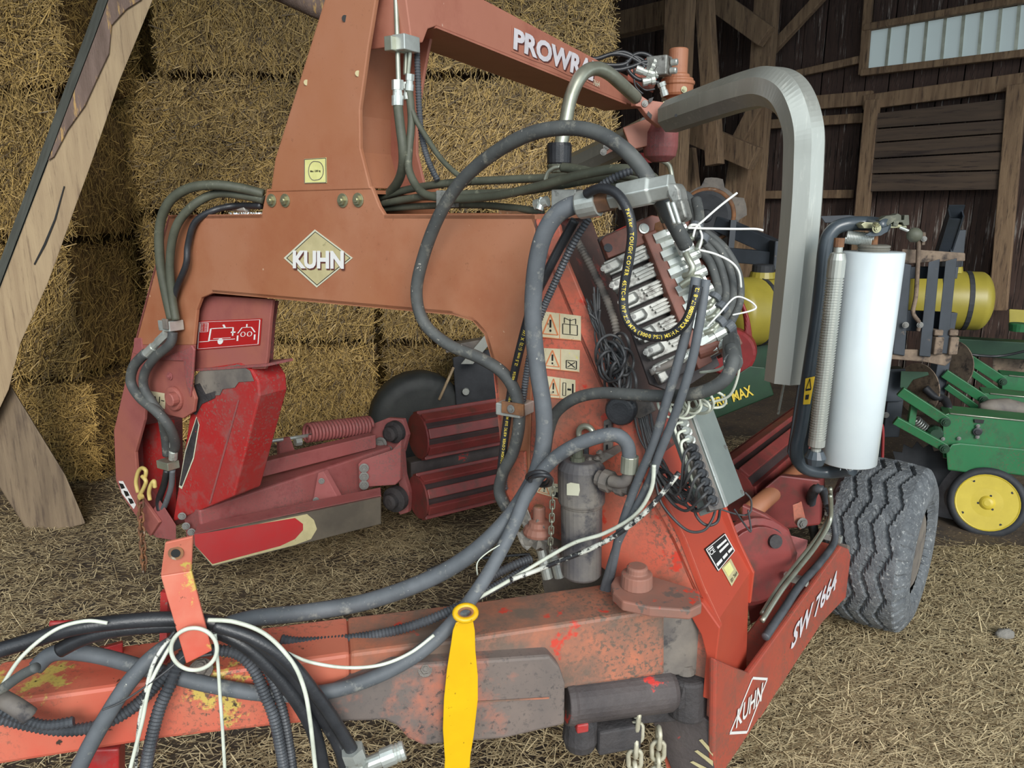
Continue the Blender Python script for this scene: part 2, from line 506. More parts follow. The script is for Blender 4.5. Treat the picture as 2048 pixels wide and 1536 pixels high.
M['bark'] = mat('bark_edge_of_timber', S(128, 108, 98), S(104, 86, 76), 3.0, .85, stretch=(5, 5, .8), c3=S(186, 150, 96), thr=.60, soft=.03, scale3=5, bump=.8, bscale=30)
M['oldwood'] = mat('old_brown_timber', S(146, 120, 92), S(116, 92, 70), 2.0, .85, stretch=(7, 7, .7), c3=S(70, 54, 44), thr=.60, soft=.08, scale3=6, bump=.4, bscale=20)
M['board'] = mat('weathered_barn_board', S(78, 58, 50), S(58, 44, 38), 1.6, .9, stretch=(9, 9, .5), c3=S(150, 142, 134), thr=.60, soft=.03, scale3=2.6, c4=S(38, 28, 24), thr4=.58, scale4=6)
M['plank'] = mat('dark_horizontal_plank', S(92, 76, 62), S(70, 58, 50), 1.6, .9, stretch=(.6, .6, 8), c3=S(50, 40, 36), thr=.6, soft=.06, scale3=4)
M['roof'] = mat('dark_roof_boards', S(58, 46, 40), S(44, 36, 32), 2, .95, stretch=(1, 6, 1))
M['dirt'] = mat('dirt_floor', S(70, 59, 48), S(90, 76, 60), 1.6, .95, c3=S(62, 54, 48), thr=.58, soft=.08, scale3=5, bump=.8, bscale=26, c4=S(140, 118, 84), thr4=.64, scale4=40)
M['straw'] = mat('straw_blades', S(236, 216, 172), S(112, 92, 64), rough=.6, island=True)
M['straw_gold'] = mat('golden_straw_blades', S(214, 178, 106), S(66, 46, 19), rough=.5, island=True, tint=.22)
M['bale'] = mat('packed_straw', S(106, 80, 42), S(62, 44, 20), 7, .85, stretch=(5, 5, 2), c3=S(150, 118, 66), thr=.60, soft=.05, scale3=14, bump=1.0, bscale=30, tint=.2)
M['stone'] = mat('field_stone', S(150, 146, 138), S(120, 116, 110), 8, .9, bump=.6)
M['tarp'] = mat('black_tarpaulin', S(40, 42, 42), S(56, 58, 56), 5, .6, bump=.4, bscale=8)
def emissive_panel(name, c, s):
    m = bpy.data.materials.new(name)
    m.use_nodes = True
    b = m.node_tree.nodes['Principled BSDF']
    b.inputs['Base Color'].default_value = (*c, 1)
    b.inputs['Roughness'].default_value = .5
    b.inputs['Emission Color'].default_value = (*c, 1)
    b.inputs['Emission Strength'].default_value = s
    return m
M['daylight_panel'] = emissive_panel('translucent_daylight_panel', S(176, 190, 190), .32)

# ------------------------------------------------------------------ the barn
from mathutils import noise as mnoise
def floor_z(x, y):
    return .012 * mnoise.noise(V((x * .9, y * .9, 0))) + .006 * mnoise.noise(V((x * 4, y * 4, 3)))
gx = [-12 + 24 * i / 110 for i in range(111)]
gy = [-14 + 30 * i / 130 for i in range(131)]
fv = [V((x, y, floor_z(x, y) - .006)) for y in gy for x in gx]
ff = [(j * 111 + i, j * 111 + i + 1, (j + 1) * 111 + i + 1, (j + 1) * 111 + i) for j in range(130) for i in range(110)]
fl = ob('floor', (fv, ff), M['dirt'], smooth=True, at=(0, 0, 0))
tag(fl, 'dark trodden dirt barn floor', kind='structure')
ce = ob('ceiling', box((1, 7.4, 6.2), V((1, 0, 0)), V((0, 1, 0)), ZUP, 12, 7.4, .05), M['roof'])
tag(ce, 'dark boarded underside of barn roof', kind='structure')
wl = ob('wall_left', box((-6.2, 6, 3.1), V((1, 0, 0)), V((0, 1, 0)), ZUP, .05, 7.0, 3.1), M['roof'])  # unseen wall, set close and run forward to block sky from the left
tag(wl, 'dark wooden barn side wall unseen behind the bales, set close to block sky', kind='structure')
# back wall: backing, then vertical boards one by one
wb = ob('wall_back', box(W0 + WN * -.10 + V((0, 0, 3.1)) - WD * 1.0, WD, WN, ZUP, 9.5, .03, 3.1), M['roof'])
tag(wb, 'weathered brown vertical board barn wall', kind='structure')
bmesh_cache = []
for k in range(3):
    rr = random.Random(k)
    w = .118
    n = 12
    vs = []
    for side in (0, 1):
        for i in range(n + 1):
            z = 6.1 * i / n
            vs.append((z, side, rr.uniform(-.006, .006)))
    fr = [V((-w + vs[i][2], 0, vs[i][0])) for i in range(n + 1)]
    bk = [V((w + vs[n + 1 + i][2], 0, vs[n + 1 + i][0])) for i in range(n + 1)]
    vf = ([*fr, *bk, *[p + V((0, .03, 0)) for p in fr], *[p + V((0, .03, 0)) for p in bk]], [])
    m_ = n + 1
    for i in range(n):
        vf[1].append((i, m_ + i, m_ + i + 1, i + 1))
        vf[1].append((2 * m_ + i, 2 * m_ + i + 1, 3 * m_ + i + 1, 3 * m_ + i))
        vf[1].append((i, i + 1, 2 * m_ + i + 1, 2 * m_ + i))
        vf[1].append((m_ + i, 3 * m_ + i, 3 * m_ + i + 1, m_ + i + 1))
    bmesh_cache.append(mesh_of('board', vf, M['board']))
s = -8.0
k = 0
while s < 4.6:
    p = W0 + WD * s + WN * (.0 + .012 * ((k * 7) % 3))
    inst('board', bmesh_cache[k % 3], basis(p, WD, -WN, ZUP), wb)
    s += .247
    k += 1
# timbers: every one a thing of its own
def wtimber(name, label, pts, w, d, off, m=None, kind='timber'):
    p, q = W(*pts[0], off), W(*pts[1], off)
    o = ob(name, bar(p, q, w, d, up=WN.cross((q - p).normalized())), m or M['oldwood'], bev=.008)
    return tag(o, label, kind, 'barn frame timbers')
def wbeam(name, label, a, b, wpx, d, off, m=None, kind='timber'):
    p, q = W(*a, off), W(*b, off)
    w = pxm(wpx, (p + q) / 2)
    t = (q - p).normalized()
    side = t.cross(WN).normalized()
    n = WN
    vf = prism([p + side * (w / 2) + n * (d / 2), p - side * (w / 2) + n * (d / 2), p - side * (w / 2) - n * (d / 2), p + side * (w / 2) - n * (d / 2)], q - p)
    o = ob(name, vf, m or M['oldwood'], bev=.008)
    return tag(o, label, kind, 'barn frame timbers')
wbeam('timber_post', 'thick square timber post rising behind the red hydraulic motor', (1366, -120), (1338, 560), 46, .22, 1.9)
wbeam('timber_post', 'slim leaning timber just right of the motor behind the silver arm', (1402, -120), (1430, 330), 30, .16, 1.6)
wbeam('timber_post', 'tall barn post standing at the joint of beam and brace right of the motor', (1546, -160), (1488, 640), 40, .2, .5)
wbeam('tie_beam', 'heavy tie beam sloping down behind the red satellite head', (1380, 262), (1512, 318), 44, .2, .95)
wbeam('tie_beam', 'tie beam crossing the dark corner at the top beside the straw bales', (1190, 62), (1352, 24), 44, .2, 1.4)
wbeam('timber_brace', 'diagonal brace sloping from roof down to post at upper centre right', (1412, -14), (1534, 74), 40, .16, .75)
wbeam('timber_brace', 'thin diagonal brace rising right from the tall barn post', (1544, 100), (1660, -26), 20, .1, .22)
wbeam('timber_brace', 'leaning timber plank behind the dark flywheel', (1486, 300), (1446, 560), 44, .12, .62)
wbeam('timber_brace', 'short brace under the tie beam beside the barn post', (1478, 280), (1520, 200), 26, .12, .62)
wbeam('timber_post', 'pair of upright studs below the tie beam behind the valve hoses', (1368, 300), (1386, 460), 44, .12, 1.2)
wbeam('wall_girt', 'thin horizontal girt on boards left of the pale window panel', (1540, 160), (1728, 118), 14, .08, .10)
wbeam('wall_girt', 'long horizontal girt at eye level across the brown barn boards', (1530, 214), (1745, 196), 26, .1, .12)
wbeam('wall_girt', 'second horizontal girt just below the wider one', (1526, 250), (1728, 236), 18, .08, .10)
wbeam('wall_girt', 'lowest horizontal girt seen left and right of the silver arm', (1508, 390), (1706, 388), 16, .08, .10)
wbeam('wall_girt', 'header girt with stubby bark spikes below the pale window panel', (1728, 206), (2080, 158), 30, .1, .14, M['oldwood'])
wbeam('timber_post', 'wall post at the left end of the horizontal dark planks', (1746, 200), (1712, 560), 26, .12, .22)
wbeam('timber_post', 'wall post at the right end of the horizontal dark planks', (2034, 170), (1996, 620), 32, .14, .22)
wbeam('timber_post', 'narrow wall stud left of the pale window panel', (1742, -60), (1726, 150), 16, .08, .12)
# horizontal planks nailed over a former opening
pk = bpy.data.objects.new('plank_panel', None)
pp0 = W(1870, 300, .2)
link(pk, None, Matrix.Translation(pp0))
tag(pk, 'panel of wide dark horizontal planks closing a former opening', 'planks')
rows = [(236, 216, 232, 258), (262, 246, 262, 284), (290, 268, 288, 318), (322, 300, 314, 348), (352, 340, 352, 382)]
ys = [(222, 240), (256, 274), (284, 306), (312, 338), (344, 380)]
edges_l = [226, 258, 286, 318, 348, 384]
edges_r = [196, 238, 266, 302, 340, 380]
for i in range(5):
    a, b, c, d = W(1738 - i * 3, edges_l[i] + 2, .26 + .012 * (i % 2)), W(2012 - i * 3, edges_r[i] + 2, .26 + .012 * (i % 2)), W(2012 - i * 3, edges_r[i + 1] - 1, .26 + .012 * (i % 2)), W(1738 - i * 3, edges_l[i + 1] - 1, .26 + .012 * (i % 2))
    ob('plank', prism([a, b, c, d], WN * -.04), M['plank'], pk, bev=.004)
# translucent panel band
wn = ob('window_1', prism([W(1742, 62, .05), W(2140, -6, .05), W(2140, 92, .05), W(1730, 142, .05)], WN * -.01), M['daylight_panel'])
tag(wn, 'pale translucent corrugated daylight panel', kind='structure')
for i in range(12):
    u = 1775 + i * 37
    a, b = W(u + 5, 60 - (u - 1742) * .171, .055), W(u - 3, 141 - (u - 1730) * .122, .055)
    ob('panel_rib', bar(a, b, .03, .03, up=WN), M['tube'], wn)
wbeam('window_rail', 'upper wooden rail above the pale window panel', (1728, 56), (2140, -18), 14, .09, .13)
wbeam('window_rail', 'lower wooden rail below the pale window panel', (1722, 146), (2140, 96), 14, .09, .13)
# leaning hewn timber and its foot, left foreground
def ptimber(name, label, quad, y, depth, m, m2=None):
    pts = [P(u, v, y) for u, v in quad]
    rt = bpy.data.objects.new(name, None)
    link(rt, None, Matrix.Translation(pts[len(pts) // 2]))
    tag(rt, label, 'timber')
    ob('hewn_face', prism(pts, V((-.17, depth, 0))), m, rt, bev=.01)
    return rt, pts
tl, tp = ptimber('leaning_timber', 'pale hewn timber with bark edge leaning up across the left corner', [(242, -60), (330, -60), (306, 0), (272, 84), (239, 164), (210, 250), (178, 342), (150, 418), (123, 494), (96, 568), (42, 686), (18, 780), (-30, 880), (-60, 735), (20, 525), (99, 318), (150, 183), (191, 76), (219, 0)], 4.9, .18, M['wood'])
ob('bark_strip', prism([P(*q, 4.894) for q in [(219, 0), (242, -60), (308, -60), (284, 0), (253, 20), (224, 52), (219, 108), (202, 144), (171, 212), (137, 260), (109, 314), (97, 322), (99, 318), (150, 183), (191, 76)]], V((0, -.012, 0))), M['bark'], tl, bev=.004)
le = [(242, -60), (219, 0), (191, 76), (150, 183), (99, 318), (20, 525), (-60, 735)]
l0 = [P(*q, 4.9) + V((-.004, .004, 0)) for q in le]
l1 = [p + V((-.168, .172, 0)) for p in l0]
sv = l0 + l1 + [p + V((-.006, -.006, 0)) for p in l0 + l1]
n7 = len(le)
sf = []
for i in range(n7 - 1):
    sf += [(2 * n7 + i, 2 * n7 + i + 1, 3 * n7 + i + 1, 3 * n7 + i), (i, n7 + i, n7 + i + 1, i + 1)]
ob('grey_side', (sv, sf), M['woodside'], tl)
ob('check_crack', prism([P(*q, 4.896) for q in [(128, 372), (130, 373), (112, 440), (92, 490), (70, 530), (68, 528), (88, 488), (109, 438)]], V((0, -.004, 0))), M['black'], tl)
ft, _ = ptimber('timber_prop', 'short weathered timber prop slanting to the floor below the leaning timber', [(22, 772), (-40, 900), (-30, 930), (64, 1076), (172, 1048), (132, 952)], 5.0, .22, M['greywood'])
rl = ob('log_beam', cyl(P(520, -40, 5.5), P(700, 40, 5.3), .08, 12), M['bark'], smooth=True)
tag(rl, 'dark rough log under the roof left of the red tower', 'timber')

# ------------------------------------------------------------------ straw bales
def blades(n, gen, seed, wmin=.003, wmax=.006, lmin=.05, lmax=.16):
    """flat straw stalks: gen(rng) gives (centre, direction, normal)"""
    rg = random.Random(seed)
    vs, fs = [], []
    for i in range(n):
        c, d, nn = gen(rg)
        l = rg.uniform(lmin, lmax) / 2
        w = rg.uniform(wmin, wmax) / 2
        if rg.random() < .10: w *= 1.7; l *= 1.4
        s = d.cross(nn)
        s = s.normalized() * w
        k = len(vs)
        vs += [c - d * l - s, c - d * l + s, c + d * l + s * .7, c + d * l - s * .7]
        fs.append((k, k + 1, k + 2, k + 3))
    return vs, fs
def bale_body(w, h, d, seed):
    vs, fs = [], []
    idx = {}
    nx, ny, nz = 22, 8, 12
    def vert(i, j, k):
        key = (i, j, k)
        if key not in idx:
            x, y, z = (i / nx - .5) * w, (j / ny) * d, (k / nz) * h
            q = V((x, y, z))
            # rounded, bulging, lumpy sides
            ex = abs(i / nx - .5) * 2; ez = abs(k / nz - .5) * 2; ey = abs(j / ny - .5) * 2
            c = V((0, d / 2, h / 2))
            r = 1 - .05 * (ex ** 6 * ez ** 6 + ex ** 6 * ey ** 6 + ey ** 6 * ez ** 6)
            q = c + (q - c) * r
            nv = mnoise.noise_vector(q * 3.1 + V((seed * 7.3, 0, 0))) * .045 + mnoise.noise_vector(q * 11 + V((seed, 3, 0))) * .014
            idx[key] = len(vs)
            if k == 0: nv.z = abs(nv.z) * .3
            vs.append(q + nv)
        return idx[key]
    for i in range(nx):
        for k in range(nz):
            fs.append((vert(i, 0, k), vert(i + 1, 0, k), vert(i + 1, 0, k + 1), vert(i, 0, k + 1)))
            fs.append((vert(i, ny, k), vert(i, ny, k + 1), vert(i + 1, ny, k + 1), vert(i + 1, ny, k)))
    for j in range(ny):
        for k in range(nz):
            fs.append((vert(0, j, k), vert(0, j, k + 1), vert(0, j + 1, k + 1), vert(0, j + 1, k)))
            fs.append((vert(nx, j, k), vert(nx, j + 1, k), vert(nx, j + 1, k + 1), vert(nx, j, k + 1)))
        for i in range(nx):
            fs.append((vert(i, j, nz), vert(i + 1, j, nz), vert(i + 1, j + 1, nz), vert(i, j + 1, nz)))
            fs.append((vert(i, j, 0), vert(i, j + 1, 0), vert(i + 1, j + 1, 0), vert(i + 1, j, 0)))
    return vs, fs
BW, BH, BD = 1.86, 1.04, 1.1
bale_meshes = []
for sd in range(3):
    body = mesh_of('straw_bale', bale_body(BW, BH, BD, sd), M['bale'], True)
    def gen(rg, sd=sd):
        f = rg.random()
        tilt = rg.gauss(0, .22)
        a = rg.gauss(math.pi / 2 + .5 * math.sin(sd * 2.1), .75) if sd != 1 else rg.uniform(0, math.pi)
        if f < .58:
            x, z = rg.uniform(-BW / 2, BW / 2), rg.uniform(0.02, BH)
            c = V((x, -.012 - abs(rg.gauss(0, .014)), z)); n = V((0, -1, 0))
            d = V((math.cos(a), tilt, math.sin(a)))
        elif f < .86:
            sx = -1 if rg.random() < .6 else 1
            y, z = rg.uniform(0, BD), rg.uniform(0.02, BH)
            c = V((sx * (BW / 2 + .012 + abs(rg.gauss(0, .012))), y, z)); n = V((sx, 0, 0))
            d = V((tilt, math.cos(a), math.sin(a)))
        else:
            c = V((rg.uniform(-BW / 2, BW / 2), rg.uniform(-.02, BD), BH + .005 + abs(rg.gauss(0, .012)))); n = V((0, 0, 1))
            d = V((math.cos(a), math.sin(a) * .6, tilt))
        c += mnoise.noise_vector(c * 3.1 + V((sd * 7.3, 0, 0))) * .03
        return c, d.normalized(), n
    st = mesh_of('straw_stalks', blades(15000, gen, sd), M['straw_gold'])
    bale_meshes.append((body, st))
nb = 0
def bale(x, y, z, sx, sz, label, grp='stacked straw bales', rz=0.0):
    global nb
    body, st = bale_meshes[nb % 3]
    nb += 1
    Mx = Matrix.Translation((x, y, z)) @ Matrix.Rotation(rz, 4, 'Z') @ Matrix.Diagonal((sx, 1, sz, 1))
    o = inst('straw_bale', body, Mx)
    tag(o, label, 'straw bale', grp)
    c = inst('straw_stalks', st, Mx, o)
    c['kind'] = 'stuff'
    return o
rowz = [0.0, .99, 2.18, 3.37, 4.56]
rown = ['bottom', 'second', 'third', 'fourth', 'top']
for r in range(5):
    h = (.99 if r == 0 else 1.19)
    sz = h / BH * .955
    lx = [-3.41, -3.46, -3.52, -3.14, -3.05][r]
    wds = [2.15, 2.20, 2.24, 2.03, 1.99][r]
    names = ['left', 'middle', 'right']
    for c in range(2):
        x = lx + wds * (c + .5)
        where = [('behind the left machine leg', 'behind the red arch opening'), ('left of the badge beam', 'behind the beam underside'), ('left of the red tower', 'right of the red tower below the boom'), ('with a ragged left edge beside the leaning timber', 'above the lettered boom'), ('at the top edge left of tower', 'at the top edge right of tower')][r][c]
        bale(x, 7.0 + .05 * ((r + c) % 2), rowz[r] + .012, wds / BW * .955, sz, '%s row bale of the main stack, %s' % (rown[r], where))
lrow = [0.0, .86, 1.99, 3.12, 4.25]
for r in range(5):
    h = .86 if r == 0 else 1.13
    edge = [-3.41, -3.5, -3.39, -3.3, -3.23][r]
    for c in range(1):
        x = edge - 1.0
        bale(x, 5.95 + .06 * (r % 2), lrow[r] + .012, .1 + .96, h / BH * .955, '%s row straw bale of the nearer stack behind the leaning timber' % rown[r])
for r in range(4):
    bale(-4.4, 8.3, r * 1.19 + .012, 1.1, 1.08, '%s row straw bale set back in the dark gap between stacks' % rown[r])

# ------------------------------------------------------------------ loose straw on the floor
rg = random.Random(11)
vs, fs = [], []
cnt = 0
def dens(x, y):
    d = .55 + .75 * mnoise.noise(V((x * .8, y * .8, 5.0))) + .35 * mnoise.noise(V((x * 2.6, y * 2.6, 9.0)))
    if x > 1.0 and y < 4.7: d += .9
    if y > 3.0 and x < -.6: d += .1
    if -1.6 < x < .5 and 2.6 < y < 4.6: d -= .1
    if x > 2.4 and y > 3.8: d -= .7
    return d
while cnt < 150000:
    y = 1.7 + 5.5 * rg.random() ** 1.3
    x = rg.uniform(-.78 * y - .3, .78 * y + .3)
    if rg.random() > dens(x, y) * (1 if x > .95 or y > 4.6 else .62): continue
    a = rg.gauss(.25, .75) if x > .8 else rg.gauss(0.0, .9)
    l = rg.uniform(.025, .10) if rg.random() > .012 else rg.uniform(.12, .26)
    w = rg.uniform(.0014, .0031)
    z = floor_z(x, y) + abs(rg.gauss(0, .007)) + .001
    dz = rg.gauss(0, .11)
    d = V((math.cos(a), math.sin(a), dz))
    s = V((-math.sin(a), math.cos(a), 0)) * w
    c = V((x, y, z + abs(dz) * l * .5))
    k = len(vs)
    vs += [c - d * (l / 2) - s, c - d * (l / 2) + s, c + d * (l / 2) + s * .7, c + d * (l / 2) - s * .7]
    fs.append((k, k + 1, k + 2, k + 3))
    cnt += 1
ls = ob('loose_straw', (vs, fs), M['straw'], at=(0, 0, 0))
tag(ls, 'loose pale straw scattered over the dirt floor', 'straw', kind='stuff')
bc = ob('black_cable', tube(spline([PZ(u, v, .02) for u, v in [(855, 1140), (890, 1128), (950, 1118), (1010, 1112), (1060, 1108)]], 6), .009, 8), M['wire'], smooth=True)
tag(bc, 'short black cable lying on the floor behind the drawbar', 'cable')
st = ob('stone', ([V((v.x * .05, v.y * .035, v.z * .03)) * (1 + .25 * mnoise.noise(v * 2)) + PZ(2010, 1268, .025) for v in [V((math.cos(a) * math.cos(b), math.sin(a) * math.cos(b), math.sin(b))) for b in [-1.5 + 3 * j / 8 for j in range(9)] for a in [2 * math.pi * i / 12 for i in range(12)]]],
     [(j * 12 + i, j * 12 + (i + 1) % 12, (j + 1) * 12 + (i + 1) % 12, (j + 1) * 12 + i) for j in range(8) for i in range(12)]), M['stone'], smooth=True)
tag(st, 'small grey stone lying on straw right of the tyre', 'stone')
# ------------------------------------------------------------------ the bale wrapper
BWR = root('bale_wrapper', 'large red and salmon trailed bale wrapper with portal frame, boom and hoses filling the picture', 'machine', (-.3, 2.9, 0))
DL = .42
TH = .02
# ---- portal frame
beam_out = [(337, 430), (523, 428), (533, 378), (742, 372), (758, 412), (768, 428), (1072, 428), (1062, 642), (1064, 760), (1060, 900), (1056, 1052), (1008, 990), (1000, 880), (992, 790), (985, 725), (968, 668), (945, 642), (905, 630), (545, 597), (425, 586), (402, 596), (393, 620), (386, 690), (268, 690)]
far_out = [(386, 690), (381, 772), (390, 798), (386, 824), (366, 837), (336, 830), (292, 790), (288, 840), (270, 905), (276, 985), (318, 1045), (300, 1072), (245, 992), (232, 960), (228, 862), (268, 690)]
ob('far_leg_plate', prism([F(*q, -.001) for q in far_out], L * TH), M['legfar'], BWR, bev=.004)
fp = ob('portal_front_plate', prism([F(*q) for q in beam_out], L * TH), M['salmon'], BWR, bev=.004)
ob('portal_rear_plate', prism([F(*q) + L * DL for q in beam_out], L * -TH), M['salmon'], BWR)
leg_out = [(1072, 428), (1092, 428), (1118, 450), (1129, 511), (1202, 687), (1268, 840), (1334, 1011), (1369, 1081), (1405, 1175), (1440, 1250), (1433, 1318), (1426, 1570), (1340, 1570), (1310, 1440), (1235, 1250), (1222, 1150), (1150, 1095), (1056, 1052), (1060, 900), (1064, 760), (1062, 642)]
lp = ob('leg_front_plate', prism([F(*q) for q in leg_out], L * TH), M['pink'], BWR, bev=.004)
bf = [F(*q) for q in [(337, 430), (523, 428)]]
ob('top_web', join(web([F(337, 431), F(525, 429)], L * DL, .015, -ZUP), web([F(768, 429), F(1090, 429)], L * DL, .015, -ZUP)), M['salmon'], BWR)
ob('under_web', web([F(985, 725), F(968, 668), F(945, 642), F(905, 630), F(545, 597), F(425, 586)], L * DL, .015, ZUP), M['salmon'], BWR)
ob('inner_leg_web', web([F(1056, 1052), F(1008, 990), F(1000, 880), F(985, 725)], L * DL, .015, T), M['pink'], BWR)
ob('outer_leg_web', web([F(337, 430), F(268, 690), F(228, 862), F(232, 960), F(245, 992), F(300, 1072)], L * DL, .015, T), M['mauve'], BWR)
# outer channel of the near leg
oe = [(1092, 428), (1129, 511), (1202, 687), (1268, 840), (1310, 945), (1334, 1011), (1369, 1081), (1405, 1175), (1440, 1250), (1433, 1318), (1426, 1570)]
rec = [.05, .06, .06, .06, .05, .045, .035, .025, .014, .008, .006]
wp = [F(*q) - T * r for q, r in zip(oe, rec)]
ob('leg_channel_web', web(wp[:5], L * DL, .012, -T), M['channel'], BWR)
lw = ob('leg_channel_panel', web(wp[4:], L * DL, .012, -T), M['bright'], BWR)
ob('leg_front_flange', prism([F(*q, -.004) for q in oe[4:]] + [F(*q, -.004) - T * .018 for q in oe[4:]][::-1], L * .012), M['bright'], BWR)
ro = [F(*q) + L * DL for q in oe[4:10]]
ob('leg_rear_flange', prism(ro + [p - T * .10 for p in ro[::-1]], L * .016), M['bright'], BWR, bev=.003)
# nameplate and label on the panel
cq = [(1434, 1167), (1466, 1100), (1439, 1066), (1408, 1098)]
def chan(u, v):                     # a point on the lower channel panel
    a, b = wp[6], wp[7]
    n = (b - a).cross(L).normalized()
    if n.dot(T) < 0: n = -n
    return hit(u, v, a + n * .002, n)
npq = [chan(1434, 1143), chan(1468, 1101), chan(1448, 1066), chan(1408, 1098)]
np_ = ob('nameplate', prism(npq, T * .003), M['black'], BWR, label='black type plate with white printed fields')
npq2 = [p + T * .004 for p in npq]
shape_quad([stroke((.08, .9), (.3, .9), .05), stroke((.42, .72), (.9, .72), .10), stroke((.42, .52), (.9, .52), .10), stroke((.08, .22), (.35, .22), .12), stroke((.42, .22), (.65, .22), .12), stroke((.72, .22), (.93, .22), .12)] + outline([(.03, .03), (.97, .03), (.97, .97), (.03, .97)], .03), npq2, M['white'], np_, 'print')
text_quad('CE', [qmap(npq2)(.06, .66), qmap(npq2)(.3, .66), qmap(npq2)(.3, .84), qmap(npq2)(.06, .84)], M['white'], np_, bold=.02)
def chan2(u, v):
    a, b = wp[7], wp[8]
    n = (b - a).cross(L).normalized()
    if n.dot(T) < 0: n = -n
    return hit(u, v, a + n * .003, n)
lb = [chan2(1463, 1172), chan2(1477, 1148), chan2(1461, 1117), chan2(1443, 1136)]
lbo = ob('label_sticker', prism(lb, T * .001), M['badge'], BWR)
lb2 = [p + T * .0015 for p in lb]
shape_quad([[(.12, .45), (.75, .45), (.75, .95), (.12, .95)]], lb2, M['yellowsticker'], lbo, 'print')
text_quad('001 7664', [qmap(lb2)(.1, .1), qmap(lb2)(.9, .1), qmap(lb2)(.9, .28), qmap(lb2)(.1, .28)], M['black'], lbo)
# ---- badge on the beam
dia = [(568, 516), (630, 459), (706, 516), (634, 575)]
def grow(q, k, c=(637, 516)): return [(c[0] + (a - c[0]) * k, c[1] + (b - c[1]) * k) for a, b in q]
bd = ob('badge_rim', prism([F(*q, -.001) for q in dia], L * -.002), M['badge_edge'], BWR, label='cream rimmed diamond badge')
ob('badge_line', prism([F(*q, -.003) for q in grow(dia, .93)], L * -.001), M['black'], bd)
ob('badge_field', prism([F(*q, -.004) for q in grow(dia, .90)], L * -.001), M['badge'], bd)
text_quad('KUHN', [F(588, 540, -.006), F(690, 541, -.006), F(690, 505, -.006), F(588, 504, -.006)], M['darkprint'], bd, 'lettering_shadow', bold=.05)
text_quad('KUHN', [F(586, 537, -.008), F(688, 538, -.008), F(688, 502, -.008), F(586, 501, -.008)], M['white'], bd, bold=.045)
# ---- tower
tfo = [(688, -130), (792, -130), (751, 0), (735, 100), (719, 219), (720, 297), (739, 373), (742, 378), (533, 384), (543, 376), (551, 318), (613, 120), (650, 0)]
tf = ob('tower_front_plate', prism([F(*q, -.004) for q in tfo], L * TH), M['salmon'], BWR, bev=.004)
tr_ = [(792, -130), (751, 0), (735, 100), (719, 219), (720, 297), (739, 373)]
TD = .34
ob('tower_side_web', web([F(*q) - T * .14 for q in tr_], L * TD, .012, -T), M['salmon'], BWR)
rr_ = [F(*q) + L * TD for q in tr_]
ob('tower_rear_flange', prism(rr_ + [p - T * .22 for p in rr_[::-1]], L * .016), M['boom'], BWR, bev=.003)
tl_ = [(688, -130), (650, 0), (613, 120), (551, 318), (543, 376)]
ob('tower_left_web', web([F(*q) for q in tl_], L * TD, .012, T), M['salmon'], BWR)
ob('tower_foot_plate', web([F(548, 386, .03), F(735, 380, .03)], L * (DL - .06), .015, -ZUP), M['salmon'], BWR)
for u, v in [(544, 401), (571, 401), (686, 401), (717, 400)]:
    bolt(F(u, v, -.001), -L, .0185, M['brass'], BWR)
hl = ob('tower_hole', cyl(F(690, 37, -.006), F(690, 37, -.002), .012, 16), M['black'], tf)
for u, v in [(716, 147), (613, 165)]:
    ob('paint_scar', cyl(F(u, v, -.006), F(u, v, -.003), .011, 10), M['badge'], tf)
ys_ = [F(609, 367, -.006), F(654, 366, -.006), F(653, 315, -.006), F(609, 318, -.006)]
ysk = ob('bale_weight_sticker', prism(ys_, L * -.001), M['yellowsticker'], tf, label='pale yellow sticker with round bale drawing')
ysq = [p - L * .0012 for p in ys_]
arc = [(.45 + .25 * math.cos(a), .5 + .38 * math.sin(a)) for a in [math.pi * (.5 + k / 8) for k in range(9)]]
arc2 = [(.62 + .25 * math.cos(a), .5 + .36 * math.sin(a)) for a in [math.pi * (-.5 + k / 8) for k in range(9)]]
shape_quad([stroke(arc[i], arc[i + 1], .025) for i in range(8)] + [stroke(arc2[i], arc2[i + 1], .025) for i in range(8)] + [stroke((.45, .88), (.62, .86), .025), stroke((.45, .12), (.62, .14), .025)] + outline([(.02, .02), (.98, .02), (.98, .98), (.02, .98)], .025), ysq, M['dusty_grey'], ysk, 'drawing')
text_quad('Max. 1200 kg', [qmap(ysq)(.28, .43), qmap(ysq)(.74, .43), qmap(ysq)(.74, .53), qmap(ysq)(.28, .53)], M['black'], ysk, bold=.03)
# ---- boom
B0 = F(845, 20, .15)
def B(u, v, o=0.0): return hit(u, v, B0 + T * o, T)
boo = [(800, -90), (1280, 165), (1280, 217), (1253, 205), (1000, 103), (873, 52), (856, 58), (846, 85), (824, 88)]
bm = ob('boom', prism([B(*q) for q in boo], T * -.24), M['boom'], BWR, bev=.004)
ob('boom_lower_flange', prism([B(873, 52, .004), B(1000, 103, .004), B(1253, 205, .004), B(1253, 209, .004), B(1000, 107, .004), B(873, 56, .004)], T * -.25), M['boom'], BWR)
pq = [(1026, 98), (1195, 167), (1200, 127), (1028, 55)]
shape_quad([[(-.02, -.14), (.2, -.16), (.4, -.1), (.6, -.18), (.8, -.12), (1.04, -.2), (1.03, .35), (1.0, .5), (1.0, 1.05), (-.02, 1.06)]], [B(*q, .001) for q in pq], M['boom'], bm, 'lettering_backing')
text_quad('PROWRAP', [B(u + 2, v + 3, .003) for u, v in pq], M['darkprint'], bm, 'lettering_shadow', bold=.055)
text_quad('PROWRAP', [B(*q, .005) for q in pq], M['white_worn'], bm, bold=.045)
text_quad('7664', [B(1186, 170, .003), B(1199, 175, .003), B(1199, 163, .003), B(1186, 158, .003)], M['badge_edge'], bm, 'lettering', bold=.01)
